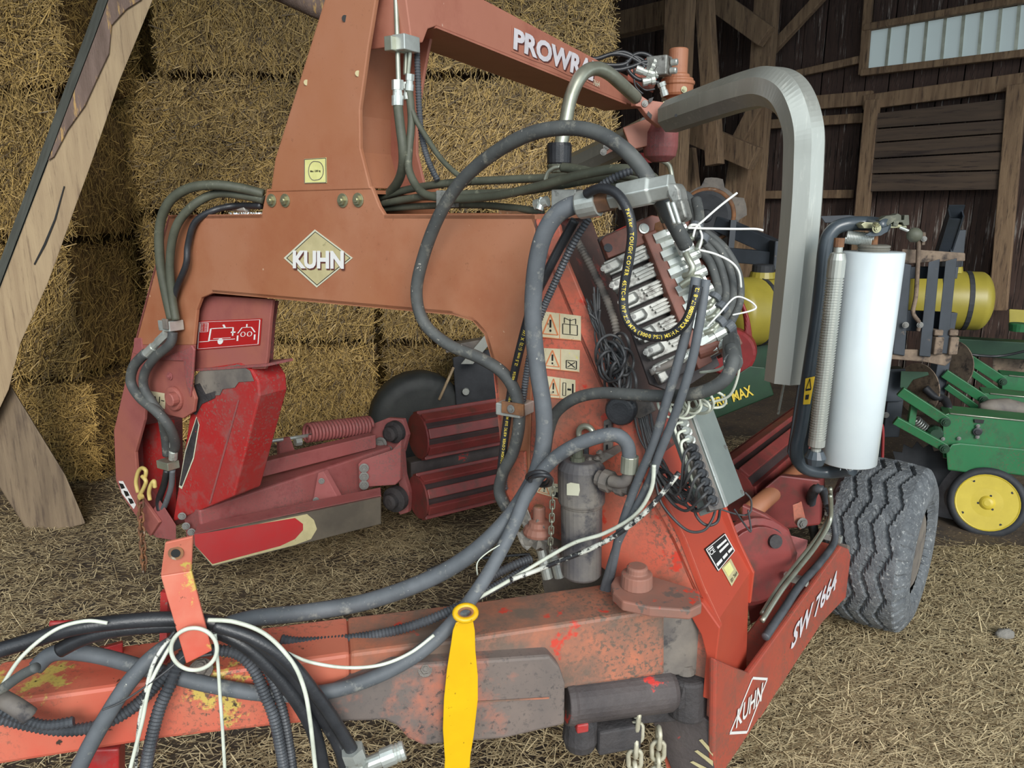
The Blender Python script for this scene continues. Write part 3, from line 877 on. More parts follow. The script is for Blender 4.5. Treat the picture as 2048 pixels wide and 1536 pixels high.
# ---- satellite head
YC = 4.55
C0 = P(1352, 215, YC)
def zc(v): return P(1352, v, YC).z
ax0 = V((C0.x, C0.y, 0))
hm = ob('hydraulic_motor', lathe([(zc(222), .085), (zc(215), .105), (zc(209), .105), (zc(207), .058), (zc(195), .058), (zc(193), .082), (zc(188), .09), (zc(172), .092), (zc(170), .099), (zc(164), .099), (zc(162), .09), (zc(158), .09), (zc(156), .07), (zc(150), .068), (zc(148), .054), (zc(99), .054), (zc(97), .046)], ax0, ZUP, 28), M['salmon'], BWR, smooth=False, bev=.003)
for k in range(6):
    a = k * math.pi / 3 + .3
    bolt(V((C0.x + .08 * math.cos(a), C0.y + .08 * math.sin(a), zc(209))), ZUP, .012, M['brass'], hm)
bolt(P(1368, 179, YC - .09), V((.2, -1, 0)), .012, M['brass'], hm)
vb = P(1318, 133, 4.42)
ob('motor_valve_block', box(vb, T, L, ZUP, .06, .045, .05), M['castalu'], BWR, bev=.006)
for u, v in [(1343, 125), (1341, 142)]:
    ob('port_plug', lathe([(0, .018), (.03, .018), (.035, .014)], P(u, v, 4.38), T, 12), M['steel'], BWR)
for a, b in [((1322, 128), (1306, 124)), ((1318, 138), (1302, 132)), ((1316, 148), (1298, 148)), ((1305, 150), (1272, 138)), ((1310, 160), (1285, 165)), ((1322, 165), (1330, 192))]:
    p, q = P(*a, 4.40), P(*b, 4.40)
    ln = (q - p).length
    ob('hose_fitting', lathe([(0, .024), (ln * .3, .024), (ln * .32, .018), (ln * .6, .018), (ln * .62, .022), (ln, .022)], p, q - p, 10), M['steel'], BWR)
ob('gearbox_bracket', loft([P(*q, 4.62) for q in [(1262, 132), (1302, 112), (1322, 128), (1306, 186), (1252, 160)]], [P(*q, 4.75) for q in [(1262, 132), (1302, 112), (1322, 128), (1306, 186), (1252, 160)]]), M['pink'], BWR, bev=.004)
ob('guard_plate', prism([P(1378, 162, 4.6), P(1387, 164, 4.6), P(1384, 206, 4.6), P(1376, 204, 4.6)], V((0, .2, 0))), M['boom'], BWR)
hp = [(1270, 190), (1278, 188), (1296, 200), (1332, 205), (1335, 222), (1333, 251), (1322, 255), (1300, 238), (1282, 214), (1271, 212)]
ob('head_channel', prism([P(*q, 4.30) for q in hp], V((-.02, .03, 0))), M['boom'], BWR, bev=.003)
ob('head_channel_end', prism([P(*q, 4.26) for q in [(1332, 203), (1346, 206), (1344, 256), (1336, 261), (1328, 255)]], V((.03, .10, 0))), M['boom'], BWR, bev=.004)
ob('head_slot', prism([P(*q, 4.285) for q in [(1297, 198), (1307, 194), (1304, 203), (1298, 206)]], V((0, -.004, 0))), M['black'], BWR)
ob('head_slot', prism([P(*q, 4.285) for q in [(1296, 222), (1304, 230), (1302, 239), (1294, 230)]], V((0, -.004, 0))), M['black'], BWR)
for u, v in [(1277, 197), (1290, 207)]:
    bolt(P(u, v, 4.295), V((0, -1, 0)), .012, M['dull'], BWR)
ob('slewing_hub', lathe([(0, .05), (.03, .09), (.08, .10), (.16, .10), (.20, .085), (.26, .085)], V((C0.x - .08, C0.y, zc(215) - .30)), ZUP, 24), M['mauve'], BWR, bev=.004)
ob('hub_bracket', loft([P(*q, 4.5) for q in [(1245, 255), (1300, 235), (1330, 262), (1296, 292), (1262, 300)]], [P(*q, 4.75) for q in [(1245, 262), (1300, 240), (1326, 262), (1296, 288), (1262, 296)]]), M['boom'], BWR, bev=.006)
# ---- aluminium satellite arms (octagonal profile)
def octo(pts, r):
    fr = frames(pts)
    vs, fs = [], []
    n = len(pts)
    for i, p in enumerate(pts):
        t = fr[i][0]
        s = t.cross(V((-.355, .935, 0)).cross(ZUP)).normalized()
        w = t.cross(s)
        for k in range(8):
            a = math.pi / 8 + k * math.pi / 4
            vs.append(p + s * (r * math.cos(a)) + w * (r * math.sin(a)))
    for i in range(n - 1):
        for k in range(8):
            k2 = (k + 1) % 8
            fs.append((i * 8 + k, i * 8 + k2, (i + 1) * 8 + k2, (i + 1) * 8 + k))
    fs.append(tuple(range(7, -1, -1)))
    fs.append(tuple((n - 1) * 8 + k for k in range(8)))
    return vs, fs
ap = spline([P(1342, 233, 4.22), P(1430, 202, 3.86), P(1500, 180, 3.62), P(1545, 174, 3.46), P(1583, 196, 3.38), P(1606, 255, 3.34), P(1607, 330, 3.34), P(1600, 450, 3.34), P(1583, 620, 3.34), P(1567, 762, 3.34)], 8)
arm = ob('satellite_arm', octo(ap, .088), M['alu'], BWR, label='bent brushed aluminium arm of octagonal profile')
for u, v in [(1352, 231), (1362, 226)]:
    ob('arm_hole', cyl(P(u, v, 4.02), P(u, v, 4.06), .008, 10), M['black'], arm)
ap2 = [P(1296, 262, 4.72), P(1235, 292, 4.95), P(1180, 318, 5.15), P(1120, 345, 5.4)]
ob('satellite_arm', octo(ap2, .085), M['alu'], BWR)
ob('arm_clamp_plate', prism([P(*q, 4.78) for q in [(1206, 296), (1262, 268), (1264, 282), (1210, 310)]], V((0, .03, 0))), M['boom'], BWR)
for u, v in [(1213, 293), (1207, 304)]:
    bolt(P(u, v, 4.77), V((0, -1, 0)), .014, M['dull'], BWR)
ob('far_guide_tube', tube(spline([P(1296, 316, 4.9), P(1320, 320, 4.95), P(1338, 332, 5.0), P(1345, 365, 5.0), P(1348, 410, 5.0)], 6), .017, 8), M['tube'], BWR, smooth=True)
ob('far_tube_clamp', box(P(1288, 316, 4.88), V((1, 0, 0)), V((0, 1, 0)), ZUP, .045, .03, .03), M['red'], BWR, bev=.004)
ob('film_cutter_tube', tube(spline([P(1272, 196, 4.2), P(1242, 168, 4.05), P(1216, 146, 3.95), P(1190, 137, 3.88), P(1164, 150, 3.82), P(1143, 190, 3.78), P(1131, 245, 3.75), P(1120, 300, 3.72)], 8), .033, 14), M['tube'], BWR, smooth=True)
ob('rubber_cup', lathe([(0, .052), (.01, .058), (.085, .060), (.10, .055)], P(1118, 330, 3.72) - V((0, 0, .0)), ZUP, 20), M['hose_black'], BWR)
ob('cup_base', lathe([(0, .05), (.03, .06), (.05, .045)], P(1118, 345, 3.72), ZUP, 14), M['hose_green'], BWR)
# ---- film dispenser
YD = 3.14
disp = spline([P(1770, 452, 3.05), P(1735, 447, YD), P(1692, 449, YD), P(1665, 462, YD), P(1650, 498, YD), P(1640, 600, YD), P(1622, 720, YD), P(1602, 850, YD), P(1593, 895, YD), P(1598, 924, YD), P(1620, 940, YD), P(1660, 944, YD), P(1705, 938, 3.05)], 8)
ob('dispenser_frame', tube(disp, .029, 16), M['darkgrey'], BWR, smooth=True, label='dark grey bent tube frame of the film dispenser')
ob('dispenser_back_plate', prism([P(*q, 3.28) for q in [(1640, 490), (1668, 480), (1660, 620), (1612, 930), (1586, 930), (1576, 905)]], V((0, .012, 0))), M['darkgrey'], BWR)
sp0, sp1 = P(1677, 494, 3.0), P(1631, 905, 3.0)
def ribbed(p, q, r, n):
    ln = (q - p).length
    prof = [(0, r * .5), (.02, r * .5), (.025, r * .8), (.05, r), (.11, r)]
    a, b = .115, ln - .06
    for i in range(n):
        d = a + (b - a) * i / n
        st = (b - a) / n
        prof += [(d, r), (d + st * .45, r), (d + st * .55, r * .88), (d + st * .95, r * .88)]
    prof += [(b, r), (ln - .03, r), (ln - .02, r * .6), (ln, r * .6)]
    return lathe(prof, p, q - p, 18)
ob('stretch_roller', ribbed(sp0, sp1, .034, 62), M['alu'], BWR, smooth=False, label='ribbed aluminium pre-stretch roller')
ob('roller_mount', cyl(P(1679, 476, 3.0), sp0, .02, 12), M['rust'], BWR)
ob('roller_mount', lathe([(0, .035), (.03, .045), (.06, .03)], P(1629, 928, 3.0), ZUP, 14), M['darkgrey'], BWR)
ob('tension_spring', helix(P(1692, 474, 3.14), P(1745, 480, 3.10), .024, .0042, 17), M['steel'], BWR, smooth=True)
# roll holder on top: plates, latch, knob
ob('lock_plate', prism([P(*q, 3.06) for q in [(1722, 449), (1730, 444), (1812, 450), (1815, 456), (1728, 457)]], V((0, .05, 0))), M['brass'], BWR, bev=.002)
ob('lock_cam', prism([P(*q, 3.04) for q in [(1730, 470), (1745, 473), (1762, 471), (1775, 463), (1778, 452), (1765, 456), (1745, 462)]], V((0, .012, 0))), M['darkgrey'], BWR)
ob('lock_latch', prism([P(*q, 3.05) for q in [(1757, 441), (1772, 432), (1790, 430), (1796, 427), (1803, 431), (1803, 440), (1808, 440), (1809, 430), (1818, 430), (1819, 450), (1808, 452), (1805, 445), (1798, 445), (1796, 453), (1786, 452), (1788, 443), (1776, 452), (1768, 444)]], V((0, .04, 0))), M['hose_green'], BWR, bev=.002)
bolt(P(1752, 450, 3.03), V((0, -.6, .8)), .010, M['brass'], BWR)
bolt(P(1753, 457, 3.03), V((0, -1, 0)), .012, M['brass'], BWR)
ob('latch_lever', cyl(P(1800, 455, 3.05), P(1822, 464, 3.03), .006, 8), M['steel'], BWR)
ob('latch_knob', lathe([(-.030, .004), (-.027, .014), (-.018, .024), (0, .030), (.018, .024), (.027, .014), (.03, .004)], P(1829, 470, 3.03), V((1, .1, -.4)), 16), M['hose_green'], BWR, smooth=True)
ob('spindle', cyl(P(1749, 468, 3.10), P(1747, 492, 3.10), .015, 12), M['rust'], BWR)
wl_ = ob('warning_label', prism([P(*q, 3.105) for q in [(1611, 757), (1628, 753), (1618, 808), (1606, 809)]], V((.004, -.001, 0))), M['yellowplate'], BWR, label='yellow warning label with triangle')
wq = [P(*q, 3.103) for q in [(1606, 809), (1618, 808), (1628, 753), (1611, 757)]]
shape_quad(outline([(.15, .55), (.9, .55), (.52, .95)], .07), wq, M['black'], wl_, 'warning_triangle')
shape_quad([[(.25, .18), (.75, .18), (.75, .36), (.25, .36)]], wq, M['black'], wl_, 'print')
ob('hanging_rod', cyl(P(1568, 765, 3.4), P(1556, 828, 3.42), .006, 8), M['steel'], BWR)
# ---- the film roll (lifted off its spindle: a thing of its own)
FR = root('film_roll', 'tall white roll of stretch film hanging in the dispenser', 'film roll', P(1694, 930, 3.10))
rt_, rb_ = P(1747, 503, 3.10), P(1694, 922, 3.10)
hgt = (rt_ - rb_).length
ob('film_wrap', lathe([(0, .114), (.004, .119), (hgt - .004, .119), (hgt, .113), (hgt, .05)], rb_, rt_ - rb_, 48), M['film'], FR, smooth=False).data.polygons.foreach_set('use_smooth', [True] * (48 * 4 + 2))
ob('core_end', lathe([(0, .055), (.012, .062), (.016, .058), (.02, .062), (.026, .062), (.03, .05)], rt_ - V((0, 0, .002)), ZUP, 28), M['filmdark'], FR)
rgx = random.Random(3)
fl_ = []
for k in range(26):
    a = rgx.uniform(0, 6.28)
    c = rb_ + V((math.cos(a), math.sin(a), 0)) * rgx.uniform(.06, .12)
    fl_.append(bar(c, c + V((rgx.uniform(-.02, .02), rgx.uniform(-.02, .02), -rgx.uniform(.004, .018))), .003, .001))
ob('frayed_film_edge', join(*fl_), M['film'], FR)

# ---- left leg: pivot clevis, loading arm, cross tube, rollers
cl = ob('clevis_plate', prism([F(*q, .06) for q in [(398, 590), (545, 599), (540, 640), (534, 715), (530, 738), (386, 742), (388, 640)]], L * .02), M['legfar'], BWR, bev=.004)
ob('clevis_lobe', prism([F(*q, .20) for q in [(524, 600), (552, 602), (545, 650), (540, 735), (548, 770), (544, 806), (530, 818), (512, 800), (510, 740)]], L * .02), M['mauve'], BWR, bev=.005)
ob('clevis_shelf', web([F(388, 738, .04), F(532, 728, .04)], L * .16, .012, -ZUP), M['mauve'], BWR)
def Cq(q): return [F(u, v, .056) for u, v in q]
ds = ob('operating_decal', prism(Cq([(394, 700), (520, 690), (524, 637), (398, 642)]), L * -.002), M['redsticker'], cl, label='red decal with white outline drawing of the machine')
dq = [p - L * .003 for p in Cq([(394, 700), (520, 690), (524, 637), (398, 642)])]
circ = lambda cx, cy, rx, ry, n=10: [(cx + rx * math.cos(2 * math.pi * k / n), cy + ry * math.sin(2 * math.pi * k / n)) for k in range(n)]
draw = outline([(.02, .04), (.98, .04), (.98, .96), (.02, .96)], .012) + outline([(.04, .62), (.17, .62), (.17, .92), (.04, .92)], .01)
draw += [stroke((.04, .28), (.2, .28), .02), stroke((.2, .28), (.22, .72), .025), stroke((.22, .72), (.58, .72), .025), stroke((.58, .72), (.58, .42), .02), stroke((.2, .30), (.62, .30), .02), stroke((.27, .36), (.55, .36), .015), stroke((.55, .55), (.62, .55), .05), circ(.39, .25, .045, .11), stroke((.42, .84), (.45, .72), .03)]
draw += [stroke((.66, .5), (.72, .7), .018), stroke((.72, .7), (.86, .7), .018), stroke((.86, .7), (.92, .5), .018), stroke((.79, .7), (.79, .82), .02), stroke((.66, .22), (.66, .42), .022), stroke((.92, .22), (.92, .42), .022)] + outline(circ(.74, .45, .035, .09, 8), .012) + outline(circ(.84, .45, .035, .09, 8), .012)
for k in range(6): draw += [stroke((.055, .66 + k * .045), (.09, .66 + k * .045), .01), stroke((.11, .66 + k * .045), (.155, .66 + k * .045), .01)]
shape_quad(draw, dq, M['white'], ds, 'drawing')
ob('pivot_boss', lathe([(0, .062), (.012, .064), (.025, .06), (.03, .04)], F(352, 796, .0), -L, 24), M['legfar'], BWR, bev=.003)
ob('pivot_boss_pin', lathe([(0, .035), (.03, .035), (.034, .03)], F(350, 797, -.028), -L, 14), M['legfar'], BWR)
bolt(F(340, 752, -.004), -L, .014, M['mauve'], BWR)
ob('hub_ear', prism([F(*q, -.006) for q in [(268, 676), (282, 676), (286, 712), (266, 706)]], L * .012), M['mauve'], BWR, bev=.003)
ob('hub_gusset', prism([F(*q, -.012) for q in [(382, 690), (388, 700), (384, 760), (380, 795), (372, 770), (366, 722), (310, 720), (376, 696)]], L * .012), M['mauve'], BWR, bev=.004)
hs = ob('hazard_sticker', prism([F(*q, -.004) for q in [(302, 803), (330, 818), (332, 787), (302, 782)]], L * -.002), M['paper'], BWR)
hq = [F(302, 803, -.007), F(330, 818, -.007), F(332, 787, -.007), F(302, 791, -.007)]
shape_quad(outline([(.1, .2), (.45, .2), (.28, .85)], .05), hq, M['black'], hs, 'warning_triangle')
shape_quad([stroke((.6, .25), (.6, .8), .05)], hq, M['black'], hs, 'print')
shape_quad([stroke((.72, .5), (.92, .5), .06)], hq, M['black'], hs, 'print')
ap_ = [(388, 752), (402, 738), (478, 726), (502, 738), (516, 762), (519, 792), (468, 992), (345, 1044), (372, 880), (384, 800)]
la = ob('loading_arm', prism([F(*q, .05) for q in ap_], L * .17), M['red'], BWR, bev=.008)
ob('arm_groove', prism([F(*q, .048) for q in [(476, 800), (479, 800), (422, 1006), (418, 1008)]], L * -.002), M['mauve'], la)
ob('arm_side_slot', prism([F(*q, .046) for q in [(394, 836), (397, 850), (386, 915), (364, 972), (360, 970), (372, 905)]], L * -.003), M['blackgrime'], la)
ob('slot_bare_edge', prism([F(*q, .047) for q in [(393, 833), (399, 850), (388, 917), (364, 978), (358, 974), (370, 903)]], L * -.001), M['badge_edge'], la)
ob('dust_patch', prism([F(*q, .047) for q in [(390, 753), (403, 740), (478, 729), (500, 741), (508, 762), (478, 764), (470, 775), (446, 778), (440, 790), (420, 792), (410, 802), (390, 806)]], L * -.002), M['dusty_grey'], la)
ob('grease_patch', prism([F(*q, .046) for q in [(389, 770), (400, 766), (412, 788), (432, 782), (430, 796), (404, 808), (392, 830), (384, 826)]], L * -.002), M['blackgrime'], la)
ob('arm_bush', cyl(F(500, 772, .19), F(526, 770, .19), .13, 20), M['blackgrime'], BWR, bev=.01)
ob('arm_foot_bracket', loft([F(*q, .02) for q in [(286, 1046), (320, 1000), (352, 1050), (352, 1082), (312, 1075)]], [F(*q, .2) for q in [(286, 1040), (320, 1000), (352, 1044), (352, 1072), (312, 1065)]]), M['mauve'], BWR, bev=.004)
ob('leg_inner_panel', prism([F(*q, .16) for q in [(288, 850), (345, 840), (350, 1035), (318, 1040), (280, 985)]], L * .012), M['red'], BWR)
hzs = ob('hazard_tape', prism([F(*q, -.003) for q in [(238, 962), (246, 962), (272, 1010), (268, 1018), (244, 986)]], L * -.002), M['white'], BWR)
for k in range(3):
    ob('hazard_stripe', prism([F(u + k * 9 + 238, v + k * 15 + 966, -.006) for u, v in [(0, 0), (8, 2), (12, 10), (5, 12)]], L * -.001), M['black'], hzs)
tb0, tb1 = PZ(385, 1052, .56), PZ(765, 920, .59)
ct = ob('cross_tube', bar(tb0, tb1, .20, .24), M['mauve'], BWR, bev=.012)
tdir = (tb1 - tb0).normalized()
tside = tdir.cross(ZUP).normalized()
ob('upper_tube', bar(PZ(470, 948, .78), PZ(745, 880, .76), .08, .09), M['mauve'], BWR, bev=.006)
sg0, sg1 = P(612, 866, 4.5), P(738, 850, 4.8)
ob('tension_spring', helix(sg0, sg1, .055, .011, 19), M['mauve'], BWR, smooth=True)
ob('spring_rod', cyl(P(516, 886, 4.28), P(760, 850, 5.0), .012, 10), M['steel'], BWR)
ob('rod_nut', lathe([(0, .026), (.04, .026)], P(590, 884, 4.46), sg1 - sg0, 6), M['steel'], BWR)
ob('spring_bracket', prism([P(*q, 4.42) for q in [(552, 878), (575, 872), (590, 915), (555, 925)]], tside * .03), M['mauve'], BWR, bev=.004)
ob('gusset', prism([P(*q, 4.18) for q in [(636, 946), (646, 942), (676, 996), (624, 1010)]], V((.02, .03, 0))), M['mauve'], BWR, bev=.003)
for u, v in [(643, 962), (632, 1000)]: bolt(P(u, v, 4.17), V((.3, -1, 0)), .012, M['dull'], BWR)
ep = ob('end_plate', prism([P(*q, 4.42) for q in [(716, 928), (724, 920), (784, 900), (802, 880), (800, 960), (790, 970), (718, 975)]], V((.015, .03, 0))), M['mauve'], BWR, bev=.005)
for u, v in [(728, 936), (728, 953), (728, 970)]: bolt(P(u, v, 4.40), V((.2, -1, 0)), .020, M['dull'], BWR)
RZ = math.radians(57)
rdir = V((math.sin(RZ), math.cos(RZ), 0))
def ribroll(p, d, ln, r, nr, m, name, par, ph=0.0):
    ax, u, w = axes_of(d)
    core = ob(name, lathe([(0, r * .45), (.004, r * .84), (ln - .004, r * .84), (ln, r * .45)], p, ax, 28), M['rollercore'], par)
    da = 2 * math.pi / nr
    for k in range(nr):
        a = da * k + ph
        f = lambda an, rr: p + (u * math.cos(an) + w * math.sin(an)) * (r * rr)
        ob('roller_rib', prism([f(a, .80), f(a + .06 * da, 1.02), f(a + .58 * da, 1.02), f(a + .64 * da, .80)], ax * ln), m, core, bev=.005)
    ob('roller_end_ring', lathe([(-.012, r * .92), (.0, r * .92)], p, ax, 28), m, core)
    return core
r1 = P(838, 872, 4.92); r2 = P(838, 994, 4.62)
ribroll(r1, rdir, 1.6, .17, 8, M['roller'], 'bale_roller', BWR, .2)
ribroll(r2, rdir, 1.6, .155, 8, M['roller'], 'bale_roller', BWR, .1)
ob('roller_frame_tube', bar(P(815, 945, 4.95), P(815, 945, 4.95) + rdir * 1.5, .12, .18), M['grime'], BWR, bev=.01)
ob('roller_bearing_plate', prism([P(*q, 4.84) for q in [(735, 852), (775, 836), (805, 838), (815, 870), (806, 905), (770, 915), (748, 895)]], V((.02, .03, 0))), M['mauve'], BWR, bev=.006)
ob('roller_bearing', lathe([(0, .075), (.04, .075), (.05, .05), (.09, .05), (.10, .03)], P(793, 862, 4.82), V((-.5, -1, 0)), 20), M['blackgrime'], BWR, bev=.003)
ob('roller_bearing', lathe([(0, .085), (.05, .085), (.06, .05), (.10, .05), (.11, .03)], P(796, 995, 4.60), V((-.5, -1, 0)), 20), M['blackgrime'], BWR, bev=.003)
ob('roller_lower_plate', prism([P(*q, 4.66) for q in [(784, 905), (804, 900), (808, 950), (818, 985), (816, 1025), (800, 1030), (788, 1012), (800, 980)]], V((.02, .03, 0))), M['mauve'], BWR, bev=.005)
for u, v, s in [(762, 886, .028), (793, 1015, .02), (778, 898, .016), (793, 900, .016)]:
    bolt(P(u, v, 4.78), V((-.2, -1, 0)), s, M['dull'], BWR)
bq = [(388, 1068), (762, 990), (762, 1048), (425, 1134), (388, 1092)]
bp_n = (PZ(762, 1048, .38) - PZ(425, 1134, .38)).normalized()
bnrm = bp_n.cross(ZUP)
bo = PZ(425, 1134, .38)
def BL(u, v, o=0.0):
    return hit(u, v, bo + (-bnrm if bnrm.y > 0 else bnrm) * o, bnrm)
bl = ob('bale_deflector_plate', prism([BL(*q) for q in bq], V((0, .012, 0)) - V((0, 0, 0))), M['steel_worn'], BWR, bev=.003, label='angled plate with red paint worn to bare steel')
ob('yellow_primer_band', prism([BL(*q, .001) for q in [(400, 1072), (560, 1039), (614, 1028), (628, 1040), (634, 1058), (622, 1078), (590, 1090), (425, 1131), (390, 1090)]], V((0, -.001, 0))), M['badge'], bl)
ob('red_paint_patch', prism([BL(*q, .003) for q in [(389, 1069), (420, 1064), (590, 1036), (606, 1048), (606, 1060), (590, 1078), (560, 1092), (500, 1108), (425, 1128), (390, 1090)]], V((0, -.001, 0))), M['blade'], bl)
ob('deflector_top_lip', prism([BL(388, 1068), BL(762, 990), BL(762, 990) + V((-.02, .10, .01)), BL(388, 1068) + V((-.02, .10, .01))], V((0, 0, -.012))), M['mauve'], bl)
for u, v in [(364, 1032), (372, 1052), (383, 1064)]: bolt(F(u, v, .02), V((.3, -1, 0)), .014, M['dull'], BWR)

# ---- right rail, wheel, rear rollers
rlo = [(1428, 1575), (1432, 1318), (1470, 1335), (1500, 1346), (1683, 1092), (1698, 1098), (1702, 1110), (1692, 1196), (1645, 1246)]
rail = ob('side_rail', prism([R(*q, .002) for q in rlo], RN * -.025), M['rail'], BWR, bev=.008)
ob('rail_inner_box', prism([R(*q, -.024) for q in [(1520, 1440), (1520, 1330), (1683, 1094), (1698, 1100), (1692, 1192), (1645, 1244)]], RN * -.12), M['rail'], BWR, bev=.01)
text_quad('SW 7664', [R(*q, .006) for q in [(1580, 1303), (1671, 1177), (1675, 1138), (1590, 1250)]], M['white_worn'], rail, bold=.028)
kq = [(1460, 1466), (1494, 1464), (1534, 1358), (1505, 1356)]
shape_quad(outline([(0, 0), (1, 0), (1, 1), (0, 1)], .05), [R(*q, .004) for q in kq], M['white'], rail, 'badge_outline')
text_quad('KUHN', [R(*q, .006) for q in [(1471, 1458), (1522, 1402), (1526, 1364), (1475, 1419)]], M['white'], rail, bold=.02)
ob('rail_end_cap', prism([R(*q, -.02) for q in [(1698, 1090), (1714, 1098), (1722, 1116), (1706, 1206), (1690, 1204)]], RN * -.10), M['dusty_grey'], BWR, bev=.008)
for k, (o_, sh) in enumerate(((-.05, -34), (-.03, -20))):
    ob('rail_pipe', tube(spline([R(1524, 1262 + sh, o_), R(1560, 1205 + sh, o_), R(1592, 1163 + sh, o_), R(1630, 1115 + sh, o_), R(1653, 1078 + sh, o_), R(1662, 1050 + sh, o_), R(1660, 1010 + sh, o_)], 6), .010, 10), M['tube'], BWR, smooth=True)
ob('rail_conduit', corrugated(spline([R(1530, 1275, .0), R(1570, 1215, .0), R(1600, 1170, .0), R(1640, 1125, .0), R(1668, 1085, .0), R(1668, 1050, -.02), R(1655, 1010, -.05)], 10), .017, .009), M['corr'], BWR, smooth=True)
ob('rail_conduit', corrugated(spline([R(1632, 1085, -.25), R(1625, 1045, -.25), R(1622, 1000, -.22), R(1632, 978, -.18), R(1648, 985, -.14), R(1656, 1010, -.1), R(1660, 1040, -.08)], 10), .026, .014), M['corr'], BWR, smooth=True)
for u, v in [(1592, 1158), (1662, 1074)]:
    ob('pipe_clamp', box(R(u, v, -.05), RN, RD, ZUP, .05, .014, .016), M['steel'], BWR, bev=.003)
ob('pipe_nut', lathe([(0, .014), (.03, .014)], R(1655, 1030, -.05), ZUP, 6), M['steel'], BWR)
# rear parts behind the rail: round hub plate, rollers
ob('rear_pivot_plate', prism([P(*q, 3.05) for q in [(1484, 1010), (1530, 1030), (1575, 1062), (1592, 1110), (1580, 1180), (1560, 1215), (1500, 1250), (1480, 1100)]], L * .03), M['roller'], BWR, bev=.006)
ob('rear_pivot_collar', lathe([(0, .20), (.03, .20), (.035, .17), (.06, .17)], P(1500, 1120, 3.02), V((.25, -1, .1)), 28), M['roller'], BWR, bev=.004)
ob('rear_pivot_pin', lathe([(0, .05), (.02, .05), (.022, .03), (.05, .03)], P(1540, 1078, 3.02), V((.2, -1, .2)), 18), M['blackgrime'], BWR)
ob('rear_gusset', loft([P(*q, 3.15) for q in [(1560, 1065), (1616, 1080), (1612, 1100), (1580, 1170)]], [P(*q, 3.25) for q in [(1560, 1065), (1616, 1080), (1612, 1100), (1580, 1170)]]), M['mauve'], BWR, bev=.004)
ob('rear_linkage', loft([P(*q, 3.6) for q in [(1500, 1000), (1560, 950), (1640, 960), (1640, 1050), (1560, 1060)]], [P(*q, 3.95) for q in [(1510, 985), (1570, 945), (1650, 950), (1650, 1030), (1570, 1040)]]), M['roller'], BWR, bev=.01)
ob('rear_tube', cyl(P(1494, 1030, 3.35), P(1640, 905, 4.3), .045, 16), M['salmon'], BWR, smooth=True)
ribroll(P(1455, 985, 3.75), (P(1680, 800, 5.6) - P(1455, 985, 3.75)), 2.4, .16, 8, M['roller'], 'bale_roller', BWR, .3)
ob('spring_eye_plate', prism([P(*q, 3.3) for q in [(1585, 1010), (1598, 1005), (1606, 1040), (1600, 1060), (1588, 1045)]], V((.02, .02, 0))), M['pink'], BWR, bev=.003)
bolt(P(1604, 1046, 3.28), V((.2, -1, 0)), .018, M['dull'], BWR)
# wheel
WC = PZ(1722, 1262, 0) + RD * .20
WC.z = .455
RW, HWID = .46, .215
nth, nw = 220, 44
vs, fs = [], []
wax, wu, ww = RN.normalized(), RD, ZUP
profw = []
for j in range(nw + 1):
    x = -1 + 2 * j / nw
    ax_ = abs(x)
    if ax_ < .78: r_ = RW - .012 * (ax_ / .78) ** 2
    else:
        q = (ax_ - .78) / .22
        r_ = RW - .012 - .075 * q ** 1.6
    profw.append((x * HWID * (1 if ax_ < .9 else 1.0), r_))
side = [(HWID * 1.03, RW - .13), (HWID * 1.0, RW - .18), (HWID * .85, RW - .205)]
prof_full = [(-a, r) for a, r in side[::-1]] + profw + side
for i in range(nth):
    th_ = 2 * math.pi * i / nth
    for j, (x, r_) in enumerate(prof_full):
        rr_2 = r_
        xn = x / HWID
        zig = .09 * (abs(((i / 10.0) % 2) - 1) * 2 - 1)
        if abs(xn) < .8:
            for g in (-.5, -.16, .18, .52):
                if abs(xn - g - zig * 1.15) < .048: rr_2 -= .022
        elif abs(xn) < 1.0 and (i % 6) < 2: rr_2 -= .012
        p = WC + wax * x + (wu * math.cos(th_) + ww * math.sin(th_)) * rr_2
        if p.z < .004:
            p.z = .004
        vs.append(p)
m_ = len(prof_full)
for i in range(nth):
    for j in range(m_ - 1):
        i2 = (i + 1) % nth
        fs.append((i * m_ + j, i2 * m_ + j, i2 * m_ + j + 1, i * m_ + j + 1))
wheel = ob('road_wheel', lathe([(-.16, .19), (-.14, .215), (-.1, .2), (.0, .17), (.05, .08), (.09, .06), (.12, .21), (.18, .215), (.19, .19)], WC, wax, 28), M['dusty_grey'], BWR, smooth=False)
ob('tyre', (vs, fs), M['tyre'], wheel, label='wide black tyre with zigzag tread')
# ---- drawbar
gt = [(1330, 1217), (1271, 1226), (956, 1274), (700, 1307), (700, 1440), (800, 1428), (1330, 1350)]
ob('drawbar_beam', prism([G(*q) for q in gt], -GN * .21), M['tongue'], BWR, bev=.012)
gt2 = [(700, 1307), (620, 1318), (240, 1371), (-60, 1414), (-60, 1540), (68, 1520), (325, 1479), (534, 1455), (700, 1438)]
ob('drawbar_front', prism([G(*q, .001) for q in gt2], -GN * .211), M['tongue_worn'], BWR, bev=.012)
ob('drawbar_weld', tube(spline([G(1250, 1210, -.09), G(956, 1254, -.09), G(640, 1298, -.09), G(240, 1352, -.09), G(-40, 1392, -.09)], 3), .006, 6), M['tongue'], BWR, smooth=True)
gc = [(640, 1446), (648, 1394), (785, 1333), (1100, 1312), (1120, 1335), (1131, 1368), (1130, 1450), (1010, 1478), (846, 1492), (815, 1478), (792, 1452), (770, 1442)]
cv = ob('cylinder_cover', prism([G(*q, .05) for q in gc], -GN * .10), M['cover'], BWR, bev=.01)
ob('cover_fold', prism([G(*q, .052) for q in [(956, 1402), (1098, 1394), (1098, 1397), (956, 1405)]], GN * .002), M['tongue'], cv)
bolt(G(850, 1340, .05), GN + ZUP, .014, M['dusty_grey'], BWR)
